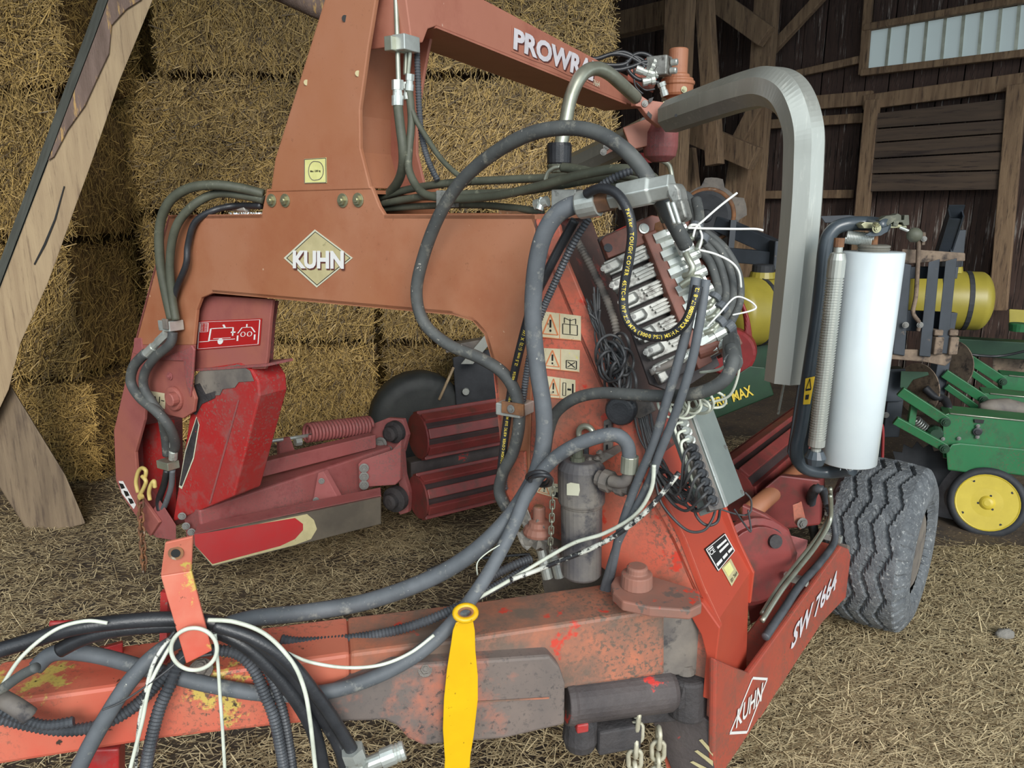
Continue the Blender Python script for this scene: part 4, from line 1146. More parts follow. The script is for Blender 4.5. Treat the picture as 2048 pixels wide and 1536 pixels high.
cyp, cyq = G(1128, 1404, -.02), G(1345, 1378, -.02)
ob('steering_cylinder', lathe([(0, .072), (.02, .076), (.03, .072), ((cyq - cyp).length - .02, .072), ((cyq - cyp).length, .062)], cyp, cyq - cyp, 26), M['grime'], BWR, bev=.004)
ob('cylinder_eye', cyl(G(1376, 1345, -.03), G(1374, 1425, -.03), .07, 20), M['blackgrime'], BWR, bev=.012)
ob('cylinder_pin', lathe([(0, .035), (.015, .035), (.02, .026), (.03, .026)], G(1370, 1342, -.03), ZUP, 16), M['dusty_grey'], BWR)
ob('cylinder_neck', bar(cyq, G(1378, 1376, -.03), .10, .10), M['blackgrime'], BWR, bev=.01)
ob('valve_body', box(G(1228, 1458, -.02), GD, GN, ZUP, .075, .06, .045), M['blackgrime'], BWR, bev=.008)
ob('valve_head', lathe([(0, .05), (.03, .06), (.1, .055), (.12, .04)], G(1160, 1490, -.02), ZUP, 16), M['blackgrime'], BWR)
ob('valve_red_cap', box(G(1158, 1442, .0), GD, GN, ZUP, .02, .04, .016), M['red'], BWR, bev=.005)
ob('lower_tie_bar', bar(G(1140, 1440, -.05), G(1420, 1420, -.05), .03, .05), M['blackgrime'], BWR, bev=.004)
# pivot bracket
top_pl = [(1222, 1166), (1230, 1152), (1262, 1146), (1300, 1150), (1398, 1180), (1404, 1208), (1380, 1220), (1300, 1214), (1245, 1202), (1226, 1184)]
ob('pivot_top_plate', prism([PZ(u, v, 1.06) for u, v in top_pl], V((0, 0, -.035))), M['pivot'], BWR, bev=.006)
pv = PZ(1273, 1172, 1.06)
ob('pivot_pin', lathe([(0, .052), (.045, .05), (.05, .034), (.068, .034), (.072, .028)], pv, ZUP, 22), M['pivot'], BWR, bev=.003)
ob('pivot_block', prism([G(*q, -.01) for q in [(1300, 1215), (1392, 1222), (1408, 1290), (1400, 1350), (1310, 1352)]], -GN * .2), M['dusty_grey'], BWR, bev=.006)
ob('pivot_cheek', prism([F(*q, -.03) for q in [(1370, 1190), (1404, 1205), (1440, 1256), (1432, 1320), (1420, 1400), (1405, 1395), (1412, 1310), (1402, 1270), (1375, 1222)]], L * .03), M['bright'], BWR, bev=.004)
ob('pivot_lower_plate', prism([F(*q, -.02) for q in [(1300, 1432), (1400, 1430), (1428, 1450), (1428, 1575), (1380, 1575), (1345, 1545)]], L * .02), M['grime'], BWR, bev=.004)
for k in range(3):
    ob('yellow_stripe', prism([F(*q, -.024) for q in [(1398 - k * 9, 1480 + k * 22), (1404 - k * 9, 1478 + k * 22), (1426, 1502 + k * 20), (1426, 1512 + k * 20)]], L * -.001), M['badge'], BWR)
# hose carrier bracket on the drawbar
hk1 = [G(330, 1086, .16), G(386, 1073, .16), G(383, 1142, .12), G(321, 1152, .12)]
hk2 = [G(321, 1152, .12), G(383, 1142, .12), G(424, 1302, .125), G(372, 1328, .125)]
hk = ob('hose_carrier', join(prism(hk1, -GN * .012), prism(hk2, -GN * .012)), M['hookpaint'], BWR, bev=.003, label='bent salmon flat bar with hole at its tip')
ob('carrier_hole', lathe([(0, .018), (.004, .018)], G(352, 1105, .148), GN, 18), M['rust'], hk)
ob('carrier_hole_core', lathe([(0, .011), (.0055, .011)], G(352, 1105, .148), GN, 16), M['black'], hk)
ob('carrier_upright', bar(G(333, 1180, -.06), G(330, 1320, -.06), .02, .03), M['red'], BWR)
bolt(G(402, 1340, .0), GN * .6 + ZUP, .022, M['dusty_grey'], BWR)
ob('drawbar_handle', tube(spline([G(100, 1247, -.25), G(160, 1246, -.25), G(205, 1252, -.25), G(225, 1268, -.25)], 5), .009, 8), M['red'], BWR, smooth=True)
ob('drawbar_bracket', loft([G(*q, -.16) for q in [(190, 1300), (246, 1285), (246, 1310), (200, 1322)]], [G(*q, -.22) for q in [(190, 1296), (246, 1280), (246, 1304), (200, 1316)]]), M['red'], BWR, bev=.004)
ob('jack_leg', prism([G(*q, -.05) for q in [(176, 1500), (238, 1498), (238, 1640), (170, 1640)]], -GN * .08), M['red'], BWR, bev=.006)

# ---- filter, breather, pin and stickers on the near leg
fy = -.12
fz = lambda v: F(1163, v, fy)
ob('filter_bowl', lathe([(0, .062), (.01, .068), ((fz(1010) - fz(1150)).length, .070), ((fz(1005) - fz(1150)).length, .074)], fz(1150), fz(1005) - fz(1150), 28), M['filter'], BWR, bev=.003)
ob('filter_head', lathe([(0, .076), (.01, .079), ((fz(935) - fz(1005)).length, .079), ((fz(918) - fz(1005)).length, .062)], fz(1005), fz(918) - fz(1005), 28), M['filter'], BWR, bev=.004)
shape_quad([[(0, 0), (.9, .05), (1, .5), (.95, 1), (.3, .96), (0, .8)]], [F(1134, 990, fy - .08), F(1160, 993, fy - .086), F(1160, 968, fy - .086), F(1134, 962, fy - .08)], M['badge_edge'], BWR, 'torn_filter_label')
ob('filter_bracket', prism([F(*q, -.10) for q in [(1166, 924), (1210, 905), (1228, 912), (1190, 936), (1166, 936)]], L * .10), M['dusty_grey'], BWR, bev=.003)
ob('filter_bracket_rail', prism([F(*q, -.02) for q in [(1207, 842), (1222, 836), (1224, 910), (1206, 914)]], L * .015), M['dusty_grey'], BWR, bev=.002)
for v in (856, 896):
    ob('slot', prism([F(*q, -.022) for q in [(1212, v - 6), (1216, v - 7), (1216, v + 6), (1212, v + 7)]], L * -.001), M['black'], BWR)
for u, v in [(1180, 920), (1195, 918), (1200, 906)]: bolt(F(u, v, -.11), ZUP, .009, M['dusty_grey'], BWR)
ob('pressure_port', lathe([(0, .025), (.02, .025), (.022, .018), (.06, .018), (.065, .014)], F(1155, 925, -.14), ZUP, 12), M['hose_green'], BWR)
ob('lifting_eye', tube([F(1172, 868, -.03) + T * (.028 * math.cos(a)) + ZUP * (.028 * math.sin(a)) for a in [2 * math.pi * k / 18 for k in range(18)]], .011, 8, closed=True), M['tube'], BWR, smooth=True)
ob('lifting_eye_stem', cyl(F(1172, 884, -.03), F(1172, 920, -.05), .010, 8), M['hose_black'], BWR)
fe = ob('outlet_fitting', lathe([(0, .026), (.02, .026), (.022, .036), (.05, .036), (.052, .028), (.075, .028), (.077, .032), (.1, .032), (.102, .022), (.12, .022)], F(1196, 955, -.16), T + V((.1, -.25, -.1)), 12), M['dusty_grey'], BWR)
ob('outlet_elbow', tube(spline([F(1222, 962, -.20), F(1240, 965, -.21), F(1252, 960, -.21), F(1258, 945, -.21), F(1258, 925, -.21)], 6), .019, 12), M['dusty_grey'], BWR, smooth=True)
ob('hose_ferrule', cyl(F(1258, 945, -.21), F(1260, 912, -.21), .027, 14), M['tube'], BWR, bev=.002)
ob('rubber_buffer', lathe([(0, .05), (.035, .052), (.05, .046), (.052, .03)], F(1246, 815, -.03), -L + V((.2, 0, 0)), 22), M['hose_black'], BWR, bev=.004)
ob('buffer_bracket', prism([F(*q, -.01) for q in [(1250, 792), (1300, 800), (1310, 822), (1280, 838), (1262, 832)]], L * .015), M['dusty_grey'], BWR, bev=.003)
ob('pin_plate', prism([F(*q, -.02) for q in [(1028, 905), (1050, 903), (1052, 960), (1056, 985), (1046, 1005), (1022, 1010), (1012, 985), (1012, 940), (1018, 915)]], L * .015), M['pink'], BWR, bev=.005)
ob('coupling_pin', lathe([(0, .055), (.012, .058), (.03, .05), (.035, .04), (.05, .036), (.055, .022), (.10, .022), (.105, .018)], F(1078, 1068, -.10), ZUP, 18), M['pivot'], BWR, bev=.002)
ob('coupling_pin_shaft', lathe([(0, .019), (.06, .019), (.066, .014)], F(1077, 1046, -.10), ZUP, 14), M['rust'], BWR)
ob('lower_leg_filler', prism([F(*q, .05) for q in [(1060, 1040), (1230, 1100), (1240, 1200), (1090, 1190)]], L * .02), M['dusty_grey'], BWR)
for u, v in [(1092, 1112), (1116, 1110)]:
    ob('hose_crimp', lathe([(0, .02), (.05, .02), (.052, .024), (.075, .024), (.077, .018), (.11, .018)], F(u + 4, v + 44, -.06), F(u - 18, v - 50, -.06) - F(u + 4, v + 44, -.06), 12), M['steel'], BWR)
def sticker(c, kind):
    q = [F(*p, -.002) for p in c]
    s_ = ob('safety_sticker', prism(q, L * -.001), M['paper'], BWR)
    q2 = [p - L * .0014 for p in q]
    shape_quad(outline([(.05, .16), (.44, .16), (.25, .92)], .035) + [stroke((.01, .02), (.99, .02), .03), stroke((.48, .02), (.48, .98), .012)], q2, M['orange'], s_, 'warning_triangle')
    shape_quad([stroke((.25, .42), (.25, .72), .045), circ(.25, .30, .025, .05, 8)], q2, M['black'], s_, 'exclamation_mark')
    pr = []
    if kind == 0:
        pr += outline([(.56, .22), (.92, .22), (.92, .62), (.56, .62)], .02) + [stroke((.74, .25), (.74, .84), .02), stroke((.6, .66), (.6, .86), .02), stroke((.88, .66), (.88, .86), .02), stroke((.6, .86), (.73, .78), .02), stroke((.75, .78), (.88, .86), .02)]
    elif kind == 1:
        pr += outline([(.64, .14), (.92, .14), (.92, .5), (.64, .5)], .025) + [stroke((.68, .2), (.88, .44), .03), stroke((.68, .44), (.88, .2), .03)]
    elif kind == 2:
        pr += outline([(.58, .18), (.68, .18), (.68, .8), (.58, .8)], .02) + [stroke((.74, .5), (.86, .5), .09), stroke((.92, .2), (.92, .8), .05)]
    else:
        pr += [[(.6, .12), (.84, .12), (.84, .45), (.6, .45)], stroke((.64, .45), (.64, .7), .04), stroke((.64, .72), (.78, .8), .04), stroke((.8, .8), (.84, .62), .04)]
    shape_quad(pr, q2, M['black'], s_, 'print')
sticker([(1082, 675), (1162, 682), (1162, 632), (1082, 622)], 0)
sticker([(1088, 737), (1159, 745), (1160, 700), (1088, 696)], 1)
sticker([(1092, 795), (1151, 800), (1151, 760), (1094, 752)], 2)
sticker([(1074, 985), (1130, 1003), (1130, 970), (1078, 962)], 3)
# ------------------------------------------------------------------ hoses, cables, valve bank
def hose(name, pts, px, m, fn=F, seg=12, n=8, corr=0, parent=None, label=None, rm=None):
    w = [fn(*p) for p in pts]
    r = rm if rm else pxm(px / 2, w[len(w) // 2])
    sp = spline(w, n)
    vf = corrugated(sp, r, corr, seg=16) if corr else tube(sp, r, seg)
    return ob(name, vf, m, parent or BWR, smooth=not corr, label=label), sp, r
def fit(p, q, r, m=None, parent=None, name='hose_fitting', seg=6):
    ln = (q - p).length
    return ob(name, join(lathe([(0, r), (ln * .38, r)], p, q - p, 6), lathe([(ln * .36, r * .82), (ln * .62, r * .82)], p, q - p, 12), lathe([(ln * .6, r * 1.02), (ln * .98, r * 1.02), (ln, r * .8)], p, q - p, 12)), m or M['steel'], parent or BWR)
def hose_text(s, sp, r, start, size, m, par, name='hose_print', flip=False):
    pts = resample(sp, .002)
    parts = []
    d = start
    for ch in s:
        if ch == ' ':
            d += size * .35; continue
        vs, fs = text_mesh(ch, .02)
        wd = (max(v.x for v in vs) - min(v.x for v in vs)) * size
        x0 = min(v.x for v in vs)
        i = int((d + wd / 2) / .002)
        if i + 2 >= len(pts): break
        p = pts[i]
        t = (pts[i + 2] - pts[max(i - 2, 0)]).normalized()
        if flip: t = -t
        n = (EYE - p); n = (n - t * n.dot(t)).normalized()
        up = n.cross(t)
        out = []
        for v in vs:
            x = (v.x - x0) * size - wd / 2
            y = (v.y - .35) * size
            a = y / r
            out.append(p + t * x + (n * math.cos(a) + up * math.sin(a)) * (r * 1.03))
        parts.append((out, fs))
        d += wd + size * .14
    return ob(name, join(*parts), m, par)
M['yellowprint'] = mat('yellow_print', S(222, 196, 74), rough=.5)
# big loop in front of the portal
hose('hydraulic_hose', [(1372, 492, -.10), (1350, 452, -.14), (1318, 395, -.18), (1282, 335, -.20), (1240, 292, -.22), (1190, 264, -.22), (1130, 256, -.22), (1060, 268, -.22), (990, 305, -.2), (925, 360, -.18), (880, 428, -.16), (848, 510, -.14), (833, 585, -.13), (848, 645, -.12), (895, 688, -.11), (960, 716, -.10), (1008, 748, -.09), (1034, 795, -.08), (1038, 850, -.08), (1026, 905, -.08), (1006, 945, -.08), (999, 985, -.08), (1014, 1018, -.08)], 25, M['hose'], label='thick dusty hose looping high over the frame')
# thick hose from the big fitting down and along the drawbar
hose('hydraulic_hose', [(1175, 405, -.22), (1140, 413, -.24), (1108, 435, -.25), (1084, 480, -.25), (1070, 550, -.24), (1066, 640, -.23), (1074, 730, -.22), (1086, 810, -.22), (1088, 870, -.22), (1078, 930, -.24), (1056, 980, -.28), (1010, 1045, -.34), (940, 1110, -.42), (850, 1162, -.5), (730, 1204, -.62), (610, 1225, -.75), (500, 1238, -.86), (420, 1262, -.94)], 34, M['hose_grey'], seg=14, label='thick grey hose curving down to the drawbar')
hose('hydraulic_hose', [(1259, 918, -.21), (1254, 888, -.22), (1232, 870, -.24), (1195, 874, -.26), (1140, 896, -.28), (1095, 930, -.3), (1055, 985, -.33), (1032, 1040, -.36), (1008, 1090, -.4), (965, 1165, -.5), (905, 1245, -.62), (835, 1308, -.72), (745, 1356, -.82), (650, 1384, -.92), (540, 1388, -1.02), (430, 1372, -1.12), (310, 1342, -1.22), (190, 1310, -1.3), (110, 1306, -1.36), (72, 1335, -1.4)], 29, M['hose_grey'], seg=14, label='grey hose from filter outlet down to the drawbar tip')
hose('hydraulic_hose', [(1462, 695, -.16), (1466, 722, -.2), (1448, 760, -.22), (1400, 785, -.22), (1330, 792, -.2), (1260, 789, -.18), (1200, 786, -.16), (1148, 798, -.14), (1112, 826, -.12), (1098, 862, -.1), (1092, 900, -.06)], 25, M['hose'], label='grey hose crossing below the valve bank')
o_, sp_, r_ = hose('printed_hose', [(1172, 388, -.28), (1200, 377, -.29), (1232, 386, -.30), (1255, 420, -.31), (1264, 465, -.31), (1258, 520, -.31), (1248, 575, -.31), (1248, 620, -.31), (1262, 652, -.31), (1294, 671, -.31), (1335, 671, -.31), (1368, 648, -.31), (1386, 610, -.30), (1396, 572, -.29)], 20, M['hose_black'], seg=14, label='new black hose with yellow print bent in a U')

hose_text('Parker  TOUGH COVER  451TC-8  WP 21.0 MPa (3000 PSI) MSHA IC-40/26', sp_, r_, .17, .0145, M['yellowprint'], o_)
hose_text('SAE 100R17-8 12.5 mm (1/2)', sp_, r_, .655, .0145, M['yellowprint'], o_)
o_, sp_, r_ = hose('printed_hose', [(1150, 440, -.12), (1122, 490, -.12), (1094, 545, -.12), (1064, 610, -.11), (1042, 690, -.1), (1026, 760, -.08), (1014, 840, -.06), (1004, 920, -.06), (1000, 960, -.05)], 18, M['hose_black'], seg=12)
hose_text('12.5 mm (1/2) X 1W', sp_[::-1], r_, .47, .0145, M['yellowprint'], o_)
hose_text('Parker TOUGH COVER 451TC 21.0 MPa (3000 PSI) MSHA IC-40/26', sp_[::-1], r_, .03, .0125, M['yellowprint'], o_)
hose('conduit', [(1178, 436, -.12), (1145, 490, -.13), (1112, 560, -.12), (1078, 640, -.09), (1058, 720, -.07), (1046, 800, -.05), (1034, 890, -.05), (1010, 950, -.04), (1010, 980, -.04)], 15, M['corr'], corr=.007)
hose('conduit', [(1150, 475, .03), (1175, 520, .0), (1205, 580, -.01), (1228, 640, -.02), (1240, 700, -.02), (1258, 740, -.02)], 17, M['dusty_grey'], corr=.006)
# hose clamp on the portal edge
ob('hose_clamp', box(F(1030, 815, -.06), T, L, ZUP, .05, .05, .022), M['steel'], BWR, bev=.004)
ob('clamp_cap', box(F(1026, 817, -.115), T, L, ZUP, .045, .006, .021), M['rust'], BWR, bev=.003)
bolt(F(1022, 818, -.123), -L, .010, M['dull'], BWR)
# black tape wrap where two hoses meet
for k in range(2):
    ob('hose_strap', tube(spline([F(1056 + k * 6, 950 + k * 6, -.40), F(1080 + k * 5, 944 + k * 6, -.42), F(1098 + k * 5, 952 + k * 6, -.38), F(1090 + k * 5, 966 + k * 5, -.27), F(1060 + k * 6, 962 + k * 6, -.27)], 6, True), .007, 6, True), M['hose_black'], BWR, smooth=True)
# cables crossing the leg
hose('flat_cable', [(1392, 555, -.26), (1384, 610, -.27), (1366, 690, -.27), (1334, 800, -.26), (1306, 890, -.24), (1276, 960, -.22), (1254, 1020, -.2), (1236, 1080, -.18), (1222, 1150, -.12), (1212, 1190, -.08)], 18, M['hose_grey'])
hose('flat_cable', [(1412, 560, -.25), (1400, 640, -.27), (1382, 730, -.27), (1350, 830, -.26), (1318, 910, -.24), (1300, 960, -.22), (1270, 1020, -.2), (1238, 1080, -.18), (1215, 1150, -.12), (1203, 1190, -.08)], 17, M['hose_grey'])
hose('white_cable', [(1308, 930, -.25), (1302, 980, -.24), (1270, 1030, -.23), (1210, 1066, -.23), (1150, 1085, -.24), (1100, 1112, -.26), (1040, 1148, -.32), (985, 1180, -.42), (940, 1205, -.5)], 8, M['wire_white'], seg=8)
hose('mottled_cable', [(1358, 945, -.2), (1330, 980, -.22), (1290, 1025, -.24), (1240, 1065, -.25), (1180, 1098, -.26), (1120, 1122, -.28), (1070, 1142, -.3), (1020, 1160, -.36)], 10, M['wire_mottled'], seg=8)
hose('conduit', [(1058, 1136, -.26), (1020, 1158, -.34), (975, 1182, -.42), (920, 1212, -.52), (850, 1243, -.62), (770, 1266, -.7), (680, 1280, -.78), (600, 1284, -.86), (560, 1278, -.9)], 21, M['corr'], corr=.009, label='black ribbed conduit lying along the drawbar')
hose('conduit', [(1062, 1118, -.2), (1030, 1130, -.26), (990, 1150, -.32), (950, 1178, -.4)], 20, M['corr'], corr=.009)
hose('tie_wire', [(1000, 1090, -.42), (975, 1105, -.44), (955, 1125, -.46), (955, 1150, -.46)], 3, M['wire_white'], seg=6)
# torn rag by the leg corner
rgv = []
rgr = random.Random(5)
gw = [[F(1006 + i * 9 + j * 5, 1004 + j * 11 + rgr.uniform(-3, 3) + (8 if i % 2 else 0), -.10 - .015 * ((i + j) % 2) - rgr.uniform(0, .01)) for i in range(8)] for j in range(9)]
rv = [p for row in gw for p in row]
rf = [(j * 8 + i, j * 8 + i + 1, (j + 1) * 8 + i + 1, (j + 1) * 8 + i) for j in range(8) for i in range(7) if not (i > 4 and j < 3) and not (i < 2 and 2 < j < 5)]
rg_ = root('torn_rag', 'frayed grey rag caught at the lower inner corner of the near leg', 'rag', F(1040, 1050, -.1))
ro_ = ob('cloth', (rv, rf), mat('grey_frayed_cloth', S(150, 146, 138), S(110, 106, 100), 20, .9), rg_)
so = ro_.modifiers.new('thickness', 'SOLIDIFY'); so.thickness = .004
# tower pipes and hoses
for k, (u0, u1, u2, vv, l0) in enumerate([(789, 794, 795, 165, .06), (803, 810, 812, 150, .1), (818, 820, 820, 150, .1)]):
    hose('steel_pipe', [(u0, -80, l0), (u1, 60, l0), (u2, 100, l0), (u2 + 2 - k * 3, vv, l0)], 10 if k < 2 else 9, M['tube'], seg=10)
ob('pipe_clamp', box(F(790, 90, .05), T, L, ZUP, .018, .04, .025), M['tube'], BWR, bev=.003)
ob('pipe_clamp', box(F(812, 88, .08), T, L, ZUP, .03, .045, .027), M['steel'], BWR, bev=.003)
fit(F(795, 160, .06), F(795, 212, .06), .022)
fit(F(812, 165, .1), F(816, 200, .1), .017)
fit(F(820, 148, .1), F(818, 182, .1), .017)
hose('tower_hose', [(795, 205, .06), (800, 250, .06), (806, 300, .06), (805, 335, .08), (795, 365, .12), (775, 390, .16)], 19, M['hose_green'])
hose('tower_hose', [(818, 180, .1), (823, 240, .1), (818, 300, .08), (818, 340, .06), (835, 375, .04), (860, 392, .02), (920, 398, .0), (1000, 390, -.02), (1080, 372, -.05), (1160, 350, -.08), (1240, 338, -.1), (1300, 352, -.1), (1335, 395, -.1)], 17, M['hose_green'])
hose('tower_hose', [(816, 195, .1), (830, 235, .1), (850, 270, .1), (880, 315, .08), (910, 345, .06), (940, 365, .05)], 11, M['hose_green'])
hose('conduit', [(832, -80, .14), (833, 60, .14), (836, 160, .14), (842, 260, .13), (856, 320, .11), (876, 362, .1)], 13, M['corr'], corr=.008)
# bundle along the portal top
hose('top_hose', [(760, 395, .16), (820, 378, .14), (900, 366, .12), (1000, 360, .12), (1090, 356, .12), (1180, 352, .1), (1260, 362, .08), (1310, 400, .04), (1330, 440, .0)], 17, M['hose_green'])
hose('top_hose', [(765, 408, .1), (840, 394, .06), (930, 388, .04), (1030, 384, .02), (1110, 372, .0), (1190, 358, -.02), (1250, 352, -.03), (1300, 372, -.02), (1345, 430, -.02)], 17, M['hose_green'])
hose('top_hose', [(768, 418, .12), (850, 412, .1), (950, 410, .08), (1030, 416, .05), (1085, 424, .03)], 14, M['hose_green'])
hose('top_hose', [(765, 402, .2), (840, 395, .2), (900, 398, .18), (960, 410, .16)], 13, M['hose_green'])
hose('conduit', [(1180, 396, -.1), (1205, 370, -.12), (1240, 350, -.12), (1275, 340, -.1), (1300, 345, -.08)], 17, M['corr'], corr=.008)
hose('top_hose', [(1125, 335, .05), (1150, 338, .04), (1180, 345, .02), (1215, 360, .0), (1250, 390, -.02)], 20, M['hose_green'])
hose('top_hose', [(1090, 360, .05), (1096, 345, .05), (1108, 336, .05), (1120, 334, .05)], 9, M['tube'])
ob('pipe_clamp', box(F(895, 398, .02), T, L, ZUP, .03, .03, .03), M['castalu'], BWR, bev=.003)
fit(F(1070, 410, .0), F(1096, 402, .0), .018)
fit(F(1086, 396, .0), F(1078, 420, -.01), .014)
ob('tee_block', box(F(1135, 398, -.02), T, L, ZUP, .045, .03, .03), M['castalu'], BWR, bev=.004)
ob('portal_top_strip', bar(F(1000, 424, .05), F(1085, 427, .05), .02, .01), M['rust'], BWR)
# big fitting line
q0, q1 = F(1158, 411, -.24), F(1345, 372, -.24)
dd = (q1 - q0); ln = dd.length
ob('hose_ferrule', lathe([(0, .038), (.005, .041), (ln * .22, .041), (ln * .225, .036)], q0, dd, 18), M['steel'], BWR)
ob('union_nut', lathe([(ln * .22, .037), (ln * .36, .037)], q0, dd, 6), M['rust'], BWR, bev=.003)
ob('union_body', lathe([(ln * .35, .031), (ln * .45, .031), (ln * .46, .042), (ln * .78, .042), (ln * .80, .036), (ln, .036)], q0, dd, 6), M['steel'], BWR, bev=.003)
ob('elbow_block', prism([F(*q, -.27) for q in [(1330, 368), (1350, 366), (1358, 378), (1362, 402), (1344, 408), (1334, 390)]], L * .06), M['castalu'], BWR, bev=.006)
ob('elbow_block', prism([F(*q, -.28) for q in [(1342, 402), (1364, 398), (1374, 436), (1362, 446), (1350, 440)]], L * .05), M['castalu'], BWR, bev=.006)
for k in range(2):
    ob('spring_clip', tube(spline([F(1335 + k * 10, 404, -.31), F(1342 + k * 10, 425, -.31), F(1350 + k * 9, 448, -.31)], 4), .006, 6), M['steel'], BWR, smooth=True)
# ---- valve bank
VO, VX, VY = P(1205, 528, 2.40), P(1395, 440, 2.50), P(1320, 770, 2.28)
VN = (VX - VO).cross(VY - VO).normalized()
if VN.dot(EYE - VO) < 0: VN = -VN
def VB(u, v, c=0.0): return hit(u, v, VO + VN * c, VN)
ob('valve_mount_plate', prism([VB(*q, -.05) for q in [(1196, 476), (1285, 436), (1330, 440), (1440, 730), (1352, 788), (1300, 768)]], VN * -.015), M['grime'], BWR, bev=.003)
vmp = ob('valve_end_plate', prism([VB(*q, -.02) for q in [(1198, 486), (1205, 478), (1298, 436), (1318, 440), (1330, 478), (1290, 490), (1212, 522)]], VN * .03), M['brownblock'], BWR, bev=.004)
ob('plate_hole', lathe([(0, .014), (.003, .014)], VB(1216, 496, .011), VN, 16), M['hose_black'], vmp)
ob('plate_stud', lathe([(0, .017), (.006, .017), (.007, .012), (.012, .012)], VB(1287, 458, .012), VN, 16), M['steel'], vmp)
ob('valve_spine', prism([VB(*q, -.02) for q in [(1278, 478), (1302, 468), (1414, 728), (1386, 744)]], VN * .05), M['brownblock'], BWR, bev=.005)
ob('valve_inlet_bar', prism([VB(*q, -.04) for q in [(1304, 752), (1430, 690), (1442, 708), (1316, 772)]], VN * .05), M['blackgrime'], BWR, bev=.006)
ob('inlet_bar_end', prism([VB(*q, -.02) for q in [(1306, 750), (1322, 744), (1330, 758), (1316, 772)]], VN * .04), M['castalu'], BWR, bev=.004)
for k in range(7):
    ox, oy = 17.0 * k, 33.5 * k
    def vp(du, dv, c): return VB(1202 + ox + du, 530 + oy + dv, c)
    sec = ob('valve_section', prism([vp(0, 0, -.03), vp(92, -42, -.03), vp(106, -14, -.03), vp(14, 26, -.03)], VN * .03), M['castalu'], BWR, bev=.003)
    ob('solenoid_cap', loft([vp(-2, 2, 0), vp(34, -15, 0), vp(44, -2, 0), vp(40, 8, 0), vp(8, 22, 0)], [vp(0, 1, .03), vp(30, -13, .03), vp(38, -2, .03), vp(35, 4, .03), vp(8, 18, .03)]), M['castalu'], sec, bev=.004)
    ob('cast_ridge', join(*[prism([vp(46 + a, -18 - a * .5 + b, 0), vp(86, -36 + b, 0), vp(87, -33 + b, 0), vp(48 + a, -14 - a * .5 + b, 0)], VN * .012) for a, b in ((0, 0), (4, 8), (10, 16))]), M['castalu'], sec)
    for du, dv in ((4, 8), (14, 3)): bolt(vp(du, dv, .03), VN, .0055, M['dull'], sec)
    for du, dv in ((90, -30), (98, -18)): bolt(vp(du, dv, .0), VN, .006, M['dull'], sec)
    blk = ob('section_block', prism([VB(1322 + 16.5 * k, 468 + 36.5 * k, -.03), VB(1378 + 14 * k, 446 + 36 * k, -.03), VB(1392 + 14 * k, 476 + 36 * k, -.03), VB(1336 + 16.5 * k, 500 + 36.5 * k, -.03)], VN * .04), M['brownblock'], BWR, bev=.004)
    for j, (du, dv, r__) in enumerate(((0, -6, .022), (14, 10, .018))):
        a = VB(1308 + 15 * k + du, 486 + 35 * k + dv, .02)
        b = VB(1372 + 13 * k + du, 460 + 34.5 * k + dv, .045)
        fit(a, b, r__, parent=blk)
# hose ends and the four curved hoses to the right of the bank
fit(VB(1316, 458, .0), VB(1345, 446, .04), .022, M['rust'])
def VBd(u, v, c): return VB(u, v, c)
hose('elbow_pipe', [(1368, 500, .09), (1378, 520, .10), (1385, 535, .10), (1380, 548, .09), (1368, 552, .07)], 14, M['tube'], fn=VBd)
ob('hose_ferrule', cyl(VB(1362, 478, .09), VB(1374, 505, .09), .025, 14), M['steel'], BWR, bev=.002)
arcs = [([(1392, 400, .0), (1398, 430, .03), (1395, 455, .05), (1383, 470, .06)], 22), ([(1345, 392, -.05), (1372, 392, -.03), (1388, 420, .0), (1390, 450, .03), (1378, 478, .05)], 20),
        ([(1400, 500, .02), (1420, 525, .03), (1432, 560, .03), (1436, 585, .04), (1428, 605, .05)], 17), ([(1402, 480, .01), (1432, 515, .02), (1448, 560, .02), (1450, 595, .03), (1440, 618, .05)], 17),
        ([(1405, 470, .0), (1440, 500, .01), (1462, 550, .0), (1464, 600, .02), (1446, 640, .04)], 17), ([(1408, 462, -.01), (1448, 495, .0), (1476, 545, -.01), (1480, 600, .0), (1462, 645, .03)], 16)]
for pts, px in arcs:
    hose('valve_hose', pts, px, M['hose'], fn=VBd)
for (a, b), c in zip([((1395, 448), (1380, 478)), ((1408, 470), (1392, 500)), ((1432, 590), (1418, 612)), ((1448, 610), (1424, 634)), ((1446, 640), (1420, 662)), ((1464, 648), (1430, 676))], [.06, .05, .06, .06, .05, .04]):
    p, q = VB(*a, c), VB(*b, c)
    ob('hose_ferrule', cyl(p, p.lerp(q, .4), .021, 14), M['hose_grey'], BWR, bev=.002)
    hose('elbow_pipe', [(a[0] + (b[0] - a[0]) * .3, a[1] + (b[1] - a[1]) * .3, c), (a[0] + (b[0] - a[0]) * .7, a[1] + (b[1] - a[1]) * .75, c), (b[0], b[1], c), (b[0] - 22, b[1] + 8, c - .03)], 12, M['tube'], fn=VBd)
    fit(VB(b[0] - 40, b[1] + 14, c - .04), VB(b[0] - 12, b[1] + 4, c - .02), .016)
hose('elbow_pipe', [(1362, 572, .07), (1380, 560, .09), (1396, 556, .10), (1404, 568, .10)], 15, M['tube'], fn=VBd)
ob('hose_ferrule', cyl(VB(1402, 562, .10), VB(1400, 592, .10), .024, 14), M['hose_grey'], BWR, bev=.002)
hose('return_pipe', [(1300, 745, .02), (1340, 728, .03), (1365, 716, .03), (1384, 706, .03)], 14, M['dusty_grey'], fn=VBd)
fit(VB(1352, 722, .03), VB(1388, 704, .03), .016)
ob('return_cylinder', cyl(VB(1392, 706, .02), VB(1442, 688, .02), .026, 16), M['brownblock'], BWR, bev=.004)
